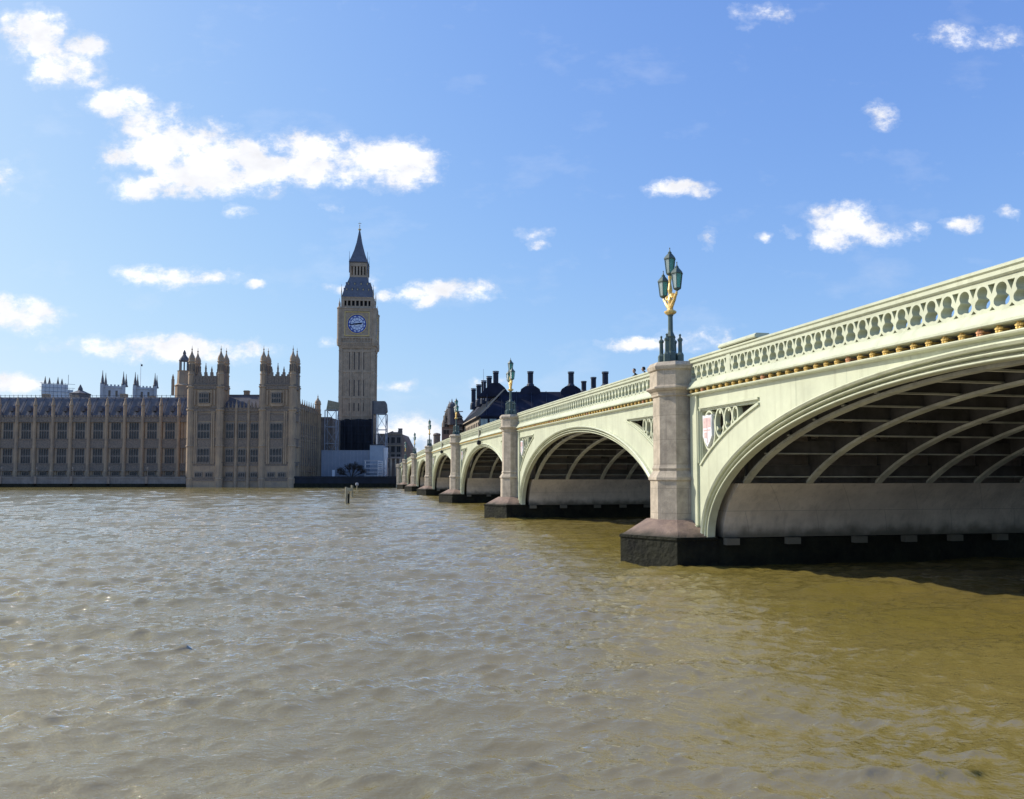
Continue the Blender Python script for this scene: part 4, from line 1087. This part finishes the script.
# dials on the four faces
ZD = tz(324); RD = 3.45
def ringpts(r, n=40): return [(r*math.cos(2*math.pi*j/n), r*math.sin(2*math.pi*j/n)) for j in range(n)]
def text_mesh(mb, txt, size, place):
    cu = bpy.data.curves.new('t', 'FONT'); cu.body = txt; cu.size = size; cu.align_x = 'CENTER'; cu.align_y = 'CENTER'; cu.extrude = .03; cu.resolution_u = 2; cu.offset = .045
    o = bpy.data.objects.new('t', cu); COL.objects.link(o); dg = bpy.context.evaluated_depsgraph_get(); dg.update()
    me = bpy.data.meshes.new_from_object(o.evaluated_get(dg)); k = len(mb.v)
    mb.v.extend([place(v_.co) for v_ in me.vertices]); mb.f.extend([tuple(i+k for i in p.vertices) for p in me.polygons])
    bpy.data.objects.remove(o); bpy.data.meshes.remove(me)
for face in range(2):
    rz = [0, R(90)][face]
    T = Matrix.Rotation(rz, 4, 'Z') @ Matrix.Translation((0, -(HC-.44), ZD)) @ Matrix.Rotation(R(90), 4, 'X')
    def fl(x, o, z, T=T): return tuple(T @ Vector((x, z, o)))
    mb = MB(); slab(mb, ringpts(RD), [], fl, .12, -.1); dl = mb.build('dial', 'dialw', ct)
    mb = MB()
    slab(mb, [(-4.45,-4.45),(4.45,-4.45),(4.45,4.45),(-4.45,4.45)], [ringpts(RD+.02)], fl, .10, -.1); mb.build('dial_surround', 'towerstone', dl)
    mb = MB()
    for (i0, i1) in ((4.72, 4.47), (RD+.35, RD+.16)):
        if i0 > 4.5: slab(mb, [(-i0,-i0),(i0,-i0),(i0,i0),(-i0,i0)], [[(-i1,-i1),(i1,-i1),(i1,i1),(-i1,i1)]], fl, .30, -.05)
        else: slab(mb, ringpts(i0), [ringpts(i1)], fl, .22, .1)
    mb.build('gilded_frame', 'gold', dl)
    mb = MB()
    for (a, b_) in ((RD+.15, RD-.32), (RD-.86, RD-1.08), (1.35, 1.25)): slab(mb, ringpts(a), [ringpts(b_)], fl, .17, .1)
    for j in range(60):
        t = 2*math.pi*j/60; q = .05
        slab(mb, [((RD-.13)*math.cos(t-q*.3), (RD-.13)*math.sin(t-q*.3)), ((RD-.13)*math.cos(t+q*.3), (RD-.13)*math.sin(t+q*.3)), ((RD-.26)*math.cos(t), (RD-.26)*math.sin(t))], [], fl, .16, .1)
    for j in range(12):   # glazing bars
        t = 2*math.pi*(j+.5)/12; c1, s1 = math.cos(t), math.sin(t); q = .05
        slab(mb, [(.9*c1-q*s1,.9*s1+q*c1),(.9*c1+q*s1,.9*s1-q*c1),(2.6*c1+q*s1,2.6*s1-q*c1),(2.6*c1-q*s1,2.6*s1+q*c1)], [], fl, .15, .1)
    for j, rn in enumerate(['XII','I','II','III','IV','V','VI','VII','VIII','IX','X','XI']):
        a = R(-30*j)
        def pl_(co, a=a):
            x, y = co.x, co.y+RD-.58
            return fl(x*math.cos(a)-y*math.sin(a), .15+co.z, x*math.sin(a)+y*math.cos(a))
        text_mesh(mb, rn, .78, pl_)
    mb.build('numerals', 'blue', dl)
    for nm, ang, ln, wd in (('minute_hand', -6*44, 3.1, .20), ('hour_hand', -82, 2.2, .30)):
        a = R(ang); mb = MB()
        pts = [(-wd,-.9),(wd,-.9),(wd*.8,ln*.8),(0,ln),(-wd*.8,ln*.8)]
        slab(mb, [(x*math.cos(a)-y*math.sin(a), x*math.sin(a)+y*math.cos(a)) for x, y in pts], [], fl, .30 if ln > 3 else .24, .18 if ln < 3 else .25)
        mb.build(nm, 'bronze', dl)
# belfry arcade
HB = 6.0
mb = MB(); zb0, zb1 = tz(308.2), tz(296.8)
mb.box(-HB+1, HB-1, -HB+1, HB-1, zb0, zb1-.4); mb.build('belfry_core', 'void', ct)
bs = [(-HB, HB, HB-.5, HB+.1, zb0-.3, zb0+1.0), (-HB, HB, HB-.5, HB+.02, zb1-1.4, zb1)]
for k in range(8): a = -HB+.5+(2*HB-1)*k/7; bs.append((a-.26, a+.26, HB-.6, HB, zb0, zb1-1.2))
mb = MB()
fourfold(mb, bs)
for sx in (-1, 1):
    for sy in (-1, 1): mb.box(sx*(HB-.4)-.6, sx*(HB-.4)+.6, sy*(HB-.4)-.6, sy*(HB-.4)+.6, zb0, zb1); pinn(mb, sx*(HB+.1), sy*(HB+.1), .22, zb1-.2, zb1+5)
mb.box(-HB-.15, HB+.15, -HB-.15, HB+.15, zb1-.35, zb1+.1)
mb.build('belfry', 'towerstone', ct)
def sq(h, z): return [(-h,-h,z),(h,-h,z),(h,h,z),(-h,h,z)]
mb = MB(); mb.loft([sq(HB+.25, zb1+.1), sq(HB-.05, tz(295.5)), sq(4.9, tzc(289)), sq(3.9, tzc(283)), sq(3.45, tzc(279.8)), sq(3.45, tzc(279.3))])
lr = mb.build('lower_roof', 'towerroof', ct)
def roof_h(z, lv):
    for (z0, h0), (z1, h1) in zip(lv[:-1], lv[1:]):
        if z0 <= z <= z1: return h0+(h1-h0)*(z-z0)/(z1-z0)
    return lv[-1][1]
lv = [(zb1+.1,HB+.25),(tz(295.5),HB-.05),(tzc(289),4.9),(tzc(283),3.9),(tzc(279.8),3.45)]
mb = MB(); mb2 = MB()
for z, n_ in ((tzc(293.5),5),(tzc(287.5),4)):
    for k in range(n_):
        h = roof_h(z, lv); a = -h*.78+1.56*h*k/(n_-1)
        bs1 = [(a-.28, a+.28, h-1.0, h+.12, z-.1, z+.75), (a-.16, a+.16, h-1.0, h+.2, z+.75, z+1.1)]; fourfold(mb, bs1)
        fourfold(mb2, [(a-.16, a+.16, h-.9, h+.15, z, z+.6)])
mb.build('dormers', 'towerroof', lr); mb2.build('dormer_openings', 'goldm', lr)
mb = MB(); zl0, zl1 = tzc(279.3), tzc(265)
mb.box(-2.0, 2.0, -2.0, 2.0, zl0, zl1); mb.build('lantern_core', 'void', ct)
bs = [(-3.3, 3.3, 2.7, 3.4, zl0, zl0+.8), (-3.3, 3.3, 2.6, 3.35, zl1-1.4, zl1)]
for k in range(6): a = -3.05+6.1*k/5; bs.append((a-.36, a+.36, 2.8, 3.25, zl0, zl1-1.2))
mb = MB(); fourfold(mb, bs); mb.build('lantern_stage', 'towerstone', ct)
mb = MB(); mb.loft([sq(3.35, zl1), sq(3.75, zl1+.35), sq(3.5, tzc(263)), sq(2.75, tzc(258)), sq(1.9, tzc(251.5)), sq(1.05, tzc(243)), sq(.35, tzc(232.5)), sq(.22, tzc(230.8))])
for sx in (-1, 1):
    for sy in (-1, 1): pinn(mb, sx*3.5, sy*3.5, .2, zl1-4, zl1+4.6)
sp_ = mb.build('spire', 'towerroof', ct)
mb = MB(); mb.lathe([(.2,tzc(231.2)),(.2,tzc(230.6)),(.6,tzc(230)),(.6,tzc(229.2)),(.15,tzc(228.6)),(.1,tzc(226)),(.3,tzc(225.6)),(.05,tzc(225)),(.04,tzc(221.5))], (0,0,0), 8); mb.box(-.6,.6,-.05,.05,tzc(223.6),tzc(223.2)); mb.build('finial', 'goldm', sp_)
# dark sheeting round the foot of the tower
YN = YT-9
ns = thing('sheeted_scaffold', 'black sheeted scaffold wrapped round the foot of the clock tower', 'scaffold', (UX(355,YN), YN, 3.3))
mb = MB(); x0, x1 = UX(337.6, YN), UX(371.5, YN)
rings = []
nx = 14
for z in np.linspace(0, 1, 6):
    row = [(x0+(x1-x0)*k/nx, YN+.25*math.sin(k*1.9+z*4), 3.3+(UZ(419.5+.8*math.sin(k*1.3), YN)-3.3)*z) for k in range(nx+1)]
    rings.append(row+[(x1, YN+1.5, row[-1][2]), (x0, YN+1.5, row[0][2])])
mb.loft(rings); mb.build('sheeting', 'net', ns)
mb = MB()
for k in range(6): x = x0+(x1-x0)*k/5; mb.tube((x,YN-.5,3.3),(x,YN-.5,UZ(418+(k % 2),YN)),.08)
for q in (426, 434, 442): mb.tube((x0,YN-.5,UZ(q,YN)),(x1,YN-.5,UZ(q,YN)),.05)
mb.build('scaffold_pole', 'bronze2', ns)

# steel gantry towers either side of the clock tower
def gantry(pl, pr, ptop, pcab, pbot, lab, Yg):
    x0, x1 = UX(pl, Yg), UX(pr, Yg); d = (x1-x0)*.9; z0, zt2, zc_ = 3.3, UZ(ptop, Yg), UZ(pcab, Yg)
    r = thing('steel_gantry', lab, 'gantry', ((x0+x1)/2, Yg, 3.3), group='steel gantry towers beside the clock tower')
    mb = MB()
    for x in (x0, x1):
        for y in (Yg, Yg+d): mb.tube((x,y,z0),(x,y,zc_),.2,.2,4)
    mb.build('upright', 'steel', r)
    mb = MB(); n_ = 4; hs_ = (zc_-z0)/n_
    for k in range(n_+1):
        z = z0+hs_*k
        for y in (Yg, Yg+d): mb.tube((x0,y,z),(x1,y,z),.13,.13,4)
        for x in (x0, x1): mb.tube((x,Yg,z),(x,Yg+d,z),.11,.11,4)
        if k < n_:
            a, b_ = (x0, x1) if k % 2 else (x1, x0)
            mb.tube((a,Yg,z),(b_,Yg,z+hs_),.09,.09,4); mb.tube((b_,Yg+d,z),(a,Yg+d,z+hs_),.09,.09,4)
            mb.tube((x1,Yg,z),(x1,Yg+d,z+hs_),.09,.09,4)
    mb.build('bracing', 'steel', r)
    return r, x0, x1, zt2, zc_, d
r, x0, x1, zt2, zc_, d = gantry(324.3, 335.5, 400, 410, 450, 'left steel gantry with tilted timber hopper, beside the palace corner', 279)
mb = MB(); mb.loft([[(x0+.4,279,zc_),(x1,279,zc_),(x1+.6,279,zt2-.8),(x0+1,279,zt2+.0)], [(x0+.4,279+d,zc_),(x1,279+d,zc_),(x1+.6,279+d,zt2-.8),(x0+1,279+d,zt2)]]); mb.build('hopper', 'wood', r)
r, x0, x1, zt2, zc_, d = gantry(376, 385.5, 401, 414, 450, 'right steel gantry with boxed top, beside the bridge', 290)
mb = MB(); mb.box(x0-1.4, x1-.6, 290, 290+d, zc_, zt2)
mb.loft([[(x1-.6,290,zc_),(x1+.2,290,zc_+1),(x1-.1,290,zt2-1),(x1-.6,290,zt2)], [(x1-.6,290+d,zc_),(x1+.2,290+d,zc_+1),(x1-.1,290+d,zt2-1),(x1-.6,290+d,zt2)]])
mb.build('cabin', 'riverwall', r)
mb = MB(); mb.tube((x0-1.4,290,3.3),(x0-1.4,290,zt2),.25,.25,4); mb.build('mast', 'bronze2', r)
# hoarding and cabins
YHD = 262.0; zq = lambda y: UZ(y, YHD)
hd = thing('site_hoarding', 'long pale blue grey hoarding in front of the clock tower foot', 'hoarding', (UX(345,YHD), YHD, 3.3))
mb = MB(); x0, x1 = UX(321.2,YHD), UX(372,YHD)
mb.box(x0, x1, YHD, YHD+.6, 3.3, zq(450.6)); mb.box(x0, x1, YHD-.06, YHD+.66, zq(450.9), zq(450.2)); mb.build('panel', 'hoard', hd)
mb = MB()
for k in range(1, 14): x = x0+(x1-x0)*k/14; mb.box(x-.03, x+.03, YHD-.05, YHD, 3.3, zq(451))
mb.build('panel_joint', 'steel', hd)
x = UX(333.5, YHD); mb = MB(); mb.box(x-.45, x+.45, YHD-.06, YHD, 3.3, 5.6); mb.build('door', 'shieldw', hd)
cb_ = thing('site_cabin', 'tall pale blue box cabin at the right end of the hoarding', 'cabin', (UX(377,YHD), YHD-.5, 3.3))
mb = MB(); x0, x1 = UX(370.2,YHD), UX(383.2,YHD); mb.box(x0, x1, YHD-1, YHD+3, 3.3, zq(445.3)); c2 = mb.build('wall', 'hoard2', cb_)
mb = MB(); mb.box(x0-.1, x1+.1, YHD-1.1, YHD+3.1, zq(445.3), zq(444.4)); mb.build('roof', 'bronze2', cb_)
mb = MB(); mb.box(x1, x1+1.2, YHD+.3, YHD+2.5, 3.3, zq(447.5)); mb.build('side_duct', 'white', cb_)
YS = 257.0; zz = lambda y: UZ(y, YS)
st = thing('stacked_steelwork', 'stack of long grey steel beams with a white ladder behind the river wall', 'steelwork', (UX(375,YS), YS, 3.3))
for k, (a, b_, y) in enumerate(((364,381,461),(365,384,464.5),(364,385,468.5),(366,385,472.5),(364,386,476))):
    mb = MB(); mb.box(UX(a,YS), UX(b_,YS), YS, YS+.6, zz(y)-.12, zz(y)+.3); mb.build('beam', 'steel', st)
mb = MB()
for q in range(9): z = 3.3+(zz(462)-3.3)*q/8; xl = UX(380.2, YS); mb.box(xl-.7, xl+.7, YS-.3, YS-.15, z, z+.16)
for e in (-.7,.7): mb.tube((UX(380.2,YS)+e,YS-.22,3.3),(UX(380.2,YS)+e,YS-.22,zz(461)),.08)
for e in (365, 385.5): mb.tube((UX(e,YS),YS+.3,3.3),(UX(e,YS),YS+.3,zz(460)),.12)
mb.build('ladder', 'white', st)
# embankment wall on the far bank right of the palace
ew = thing('embankment_wall', 'low dark granite embankment wall between the palace and the bridge', 'river wall', (UX(360,YP), YP, 0))
mb = MB(); xa, xb = UX(292, YP), UX(560, YP)
mb.box(xa, xb, YP+.5, YP+3, -3, UZ(478, YP)); mb.box(xa, xb, YP+.35, YP+1.2, UZ(478,YP), UZ(476.3,YP)); mb.build('wall', 'net', ew)
mb = MB(); mb.box(xa, xb, YP+.2, YP+.5, -3, 1.2); mb.build('tide_band', 'weed', ew)
# bare shrub
def shrub():
    Ys = 256; x = UX(351, Ys)
    r = thing('bare_tree', 'rounded leafless tree in front of the hoarding behind the river wall', 'tree', (x, Ys, 3.3))
    tr = MB(); cr = MB()
    def grow(p, d, L, rad, lev):
        q = p+d*L; (tr if lev < 1 else cr).tube(p, q, rad, rad*.65, 4)
        if lev >= 5: return
        for k in range(4 if lev < 3 else 3):
            nd_ = (d+Vector((random.uniform(-1,1), random.uniform(-1,1), random.uniform(-.45,.75)))*.85).normalized()
            grow(p+d*L*random.uniform(.4, 1), nd_, L*.68, rad*.62, lev+1)
    for k in range(7):
        a = random.uniform(-1.25, 1.25); grow(Vector((x+a*.5, Ys+random.uniform(-.8,.8), 3.3)), Vector((math.sin(a), random.uniform(-.3,.3), max(.15, math.cos(a)))).normalized(), 2.2, .14, 0)
    tr.build('trunk', 'bark', r); cr.build('crown', 'bark', r)
shrub()

# ------------------------------------------------------------------ mooring posts in the river
grp = 'mooring posts standing in the river'
for px, yt, yb, lab in ((346.2, 487, 503.6, 'tallest weathered timber post of the cluster, nearest of the three'), (352.0, 485.3, 496.8, 'pale timber post at the middle of the cluster with a cross plank'), (357.0, 485.2, 490.5, 'short thin grey post at the back right of the cluster')):
    D = F*CAMH/(yb-HOR); x, z = U(px, yt, D)
    r = thing('mooring_post', lab, 'post', (x, D, 0), group=grp)
    rad = {346.2:.14, 352.0:.19, 357.0:.12}[px]
    mb = MB(); mb.lathe([(rad,-3),(rad,z-.15),(rad*1.1,z-.1),(rad*.9,z)], (x,D,0), 9)
    mb.build('pile', 'wood', r)
    if px == 346.2:
        mb = MB(); mb.lathe([(rad*.8,-3),(rad*.8,z-.9),(rad*.6,z-.8)], (x+rad*2.1,D+.1,0), 8); mb.build('side_pile', 'wood', r)
        mb = MB(); mb.lathe([(rad*.85,-1),(rad*.9,1.1),(rad*.84,1.3)], (x+rad*2.1,D+.08,0), 8); mb.build('tide_band', 'weed', r)
    if px == 352.0:
        mb = MB(); mb.box(x-.95, x+rad, D-.4, D-.28, 1.0, 1.55); mb.build('cross_plank', 'wood', r)
    if px == 357.0:
        mb = MB(); mb.lathe([(.1,z-.1),(.4,z),(.4,z+.5),(.1,z+.6)], (x,D,0), 8); mb.build('marker_head', 'steel', r)

# ------------------------------------------------------------------ buildings beyond the bridge
def wgrid(proto_dims, parent, pts, mw='void', mf='mull'):
    """individual windows as copies: frame > pane"""
    wd, ht = proto_dims
    f_ = MB(); t = .14
    f_.box(-wd/2-t, -wd/2, -.12, .05, -t, ht+t); f_.box(wd/2, wd/2+t, -.12, .05, -t, ht+t)
    f_.box(-wd/2-t+.002, wd/2+t-.002, -.16, .05, -t-.1, 0); f_.box(-wd/2, wd/2, -.12, .05, ht, ht+t); f_.box(-.05, .05, -.08, .03, 0, ht)
    w0 = f_.build('window', mf); p = MB(); p.add([(-wd/2,-.02,0),(wd/2,-.02,0),(wd/2,-.02,ht),(-wd/2,-.02,ht)], [(0,1,2,3)]); p.build('pane', mw, w0)
    for (x, y, z, rz) in pts: put(w0, parent, (x, y, z), rz)
    kill(w0)
# brown gabled stone block
YB = 300; zb = lambda y: UZ(y, YB)
gb = thing('gabled_stone_building', 'brown stone building with stepped gable left of the bridge end', 'building', (UX(397,YB), YB, 3.3))
x0, x1, x2 = UX(384.5, YB), UX(401.5, YB), UX(410.5, YB)
mb = MB(); mb.box(x0-3, x1, YB, YB+14, 3.3, zb(434)); mb.loft([[(x0,y,zb(434)),(x1,y,zb(434)),(x1,y,zb(430.5)),(x1-1.5,y,zb(430.5)),(x1-1.5,y,zb(432)),(x1-3.5,y,zb(432)),(x0+3,y,zb(431)),(x0+1,y,zb(433))] for y in (YB, YB+2)]); 
mb.loft([[(x1,YB+.5,3.3),(x2,YB+8,3.3),(x2,YB+20,3.3),(x1,YB+20,3.3)],[(x1,YB+.5,zb(434)),(x2,YB+8,zb(452)),(x2,YB+20,zb(452)),(x1,YB+20,zb(434))]])
gw = mb.build('wall', 'brownstone', gb)
mb = MB(); mb.box(x1-1.5, x1-.2, YB+1, YB+3, zb(434), zb(428.5)); mb.box(x1-1.6, x1-.1, YB+.9, YB+3.1, zb(429), zb(428.2)); mb.build('chimney', 'brownstone', gb)
mb = MB(); mb.box(x0-4, x1+.2, YB-.2, YB+.1, zb(446), zb(445)); mb.box(x0-4, x1+.2, YB-.2, YB+.1, zb(459), zb(458)); mb.box(x0-4, x1+.2, YB-.25, YB+.1, zb(434.6), zb(433.6)); mb.build('string_course', 'lime', gb)
wgrid((1.3, 2.2), gb, [(x0+1+k*2.2, YB-.02, zb(y), 0) for k in range(3) for y in (443, 452, 460, 468)])
# low structures at the bridge landing
kb = thing('landing_kiosk', 'pale stone landing kiosk with columns below the gabled building', 'kiosk', (UX(395,262), 262, 3.3))
mb = MB(); xa, xb = UX(391,262), UX(400,262)
for k in range(3): x = xa+(xb-xa)*k/2; mb.box(x-.25, x+.25, 262, 262.5, 3.3, UZ(457,262)-.5)
mb.build('column', 'sand', kb); mb = MB(); mb.box(xa-.4, xb+.4, 261.8, 265, UZ(458.5,262), UZ(456.8,262)); mb.build('roof', 'brownstone', kb)
mb = MB(); mb.box(xa, xb, 263.5, 264.8, 3.3, UZ(458.5,262)); mb.build('wall', 'brownstone', kb)
# striped brick block with dome
YD = 345; zd = lambda y: UZ(y, YD)
nb_ = thing('striped_brick_building', 'red and cream striped brick building with gable and small dome behind the third lamp', 'building', (UX(453,YD), YD, 3.3))
x0, x1, x2 = UX(441.5, YD), UX(449.5, YD), UX(462.5, YD)
mb = MB(); mb.box(x0, x2, YD, YD+16, 3.3, zd(424)); mb.loft([[(x0,y,zd(424)),(x2,y,zd(424)),(x2,y,zd(420)),(UX(455,YD),y,zd(405)),(UX(449,YD),y,zd(405)),(UX(445,YD),y,zd(413))] for y in (YD, YD+9)]); mb.build('wall', 'shawbrick', nb_)
for k, (px, py) in enumerate(((443.5,421),(444.8,416),(446.6,410.5),(449,404.8))):
    x = UX(px, YD); mb = MB(); mb.lathe([(.55,zd(py+6)),(.55,zd(py)),(.2,zd(py-1.5)),(.05,zd(py-4))], (x,YD-.2,0), 6); mb.build('finial', 'sand', nb_)
x = UX(451.9, YD); mb = MB(); mb.lathe([(1.9,zd(425)),(1.9,zd(408)),(2.1,zd(407.6)),(2.0,zd(406.5)),(1.7,zd(404.5)),(.9,zd(402.8)),(.3,zd(402)),(.25,zd(401)),(.05,zd(398.8))], (x,YD-1.2,0), 10); mb.build('dome', 'slate', nb_)
wgrid((1.0, 1.8), nb_, [(UX(px,YD), YD-.05, zd(py), 0) for px in (444.5, 447.5, 457.5, 460.5) for py in (420, 427, 434)])
mb = MB(); 
for q in (412, 418, 424, 430): mb.box(x0+1.2, x2+.1, YD-.25, YD+.1, zd(q), zd(q)+.4)
mb.build('stone_band', 'sand', nb_)
mb = MB(); x = UX(436.6, YD); 
lo = thing('round_turret', 'small stone corner turret by the fourth lamp, low against cloud', 'turret', (x, YD, 3.3))
mb.lathe([(1.5,3.3),(1.5,zd(436)),(1.8,zd(435)),(1.4,zd(433.5)),(.2,zd(432.8))], (x,YD,0), 8); mb.build('shaft', 'brownstone', lo)

# dark bronze office block with tall round chimneys
YO = 292.0; zo = lambda y, Y=YO: UZ(y, Y)
pc = thing('bronze_roofed_building', 'big dark bronze roofed office block with tall round chimneys behind the bridge', 'building', (UX(540,YO), YO, 3.3))
xc = UX(481, YO)            # near corner of the eaves
xe = UX(720, YO)
ztop = UZ(391.8, YO+9); zea = zo(417)
# side wall recedes from the corner; its far end is seen at x = 459
YF = YO+74; xf = UX(458.5, YF)
body = [(xc,YO),(xe,YO),(xe,YF),(xf,YF)]
mb = MB(); mb.loft([[(x, y, z) for x, y in body] for z in (3.3, zea)]); wl = mb.build('wall', 'sand', pc)
mb = MB(); 
fx = lambda t: (xc+(xf-xc)*t, YO+(YF-YO)*t)
mb.loft([[(xc-.15,YO-.15,z),(xe,YO-.15,z),(xe,YO+.1,z),(xc+.1,YO+.1,z)] for z in (zo(440), zea)]); mb.build('bronze_front', 'bronze', pc)
mb = MB()
def inn(d): return [(xc+d,YO+d),(xe-d,YO+d),(xe-d,YF-d),(xf+d,YF-d)]
mb.loft([[(x, y, z) for x, y in inn(q)] for q, z in ((-.7,zea),(-.7,zea+.5),(0,zea+.7),(5.0,(zea+ztop)/2+1),(9.0,ztop),(9.5,ztop))]); rf = mb.build('roof', 'bronze', pc)
mb = MB()   # raking ducts on the long slope and the gutter line
for k in range(22):
    t = (k+.3)/22; x, y = fx(t); mb.tube((x-.3,y,zea+.8),(x+9,y+9*.0+1,ztop+.3),.3,.2,4)
mb.tube((xc-.9,YO,zea+.55),(xf-.9,YF,zea+.55),.28,.28,4); mb.build('roof_duct', 'sand', rf)
mb = MB(); 
for k in range(16):
    x = xc+2+(xe-xc-4)*k/15; mb.tube((x,YO-.5,zea+.6),(x,YO+8.6,ztop+.15),.16,.16,4)
mb.build('roof_rib', 'bronze2', rf)
def chim(px, ytop, ybot, wpx, Yc):
    x, z1 = U(px, ytop, Yc); z0 = UZ(ybot, Yc); r_ = wpx/2*Yc/F
    mb = MB(); h = z1-z0
    mb.lathe([(r_*1.7,z0-2.5),(r_*1.6,z0-.6),(r_*1.4,z0+.4),(r_,z0+.9),(r_,z1-h*.16),(r_*1.25,z1-h*.13),(r_*1.25,z1-h*.08),(r_*1.05,z1-h*.06),(r_*1.3,z1-.2),(r_*1.3,z1)], (x,Yc,0), 12)
    c = mb.build('chimney', 'bronze2', pc)
    mb = MB(); mb.lathe([(r_*1.14,z1-h*.075),(r_*1.14,z1-h*.045)], (x,Yc,0), 12); mb.build('chimney_collar', 'shieldw', c)
    mb = MB()
    for j in range(8):
        t = 2*math.pi*j/8; mb.box(x+r_*math.cos(t)-.06, x+r_*math.cos(t)+.06, Yc+r_*math.sin(t)-.06, Yc+r_*math.sin(t)+.06, z0+.8, z1-h*.16)
    mb.build('chimney_rib', 'bronze', c)
for a in ((473.6,388.5,404,4.2,YO+62),(478.8,384.5,401,4.4,YO+46),(483.8,380.5,398,4.4,YO+33),(489.2,376.3,395,4.6,YO+22),(495.8,371.2,388,5.0,YO+11),
          (530.4,371.5,385.5,5.2,YO+10),(571,371.8,386,5.2,YO+10),(583.8,381.2,392,4.6,YO+40),(593.5,377.2,390,4.8,YO+26),(605.2,371.8,386,5.6,YO+10)): chim(*a)
mb = MB(); xg = UX(495.8, YO+10)
mb.loft([[(xg-7,y,ztop-2),(xg+6,y,ztop-2),(xg+3.4,y,ztop+1.6),(xg+1.4,y,ztop+3.3),(xg-1.8,y,ztop+3.3),(xg-4,y,ztop+1.0)] for y in (YO+7.5, YO+14)]); mb.build('roof_hump', 'bronze', rf)
for px in (530.4, 571, 605.2):
    xg = UX(px, YO+10); mb = MB(); mb.loft([[(xg-4.2,y,ztop-1),(xg+4.2,y,ztop-1),(xg+3.6,y,ztop+1.0),(xg+1.8,y,ztop+2.2),(xg-1.8,y,ztop+2.2),(xg-3.6,y,ztop+1.0)] for y in (YO+8, YO+13)]); mb.build('roof_hump', 'bronze', rf)
mb = MB(); x = UX(483.3, YO+20); mb.tube((x,YO+20,ztop-2),(x,YO+20,UZ(369,YO+20)),.12,.05); mb.build('flagpole', 'steel', pc)
wgrid((2.6, 3.6), pc, [(UX(px,YO), YO-.2, zo(y), 0) for px in (484, 493, 502, 511) for y in (428.5,)], mw='lampclear', mf='bronze2')
pts = []
ang = math.atan2(YF-YO, xf-xc)
for k in range(14):
    t = (k+.5)/15; x, y = fx(t); pts.append((x-.06, y, zea-4.0, ang+R(180)))
wgrid((1.6, 2.4), pc, pts)
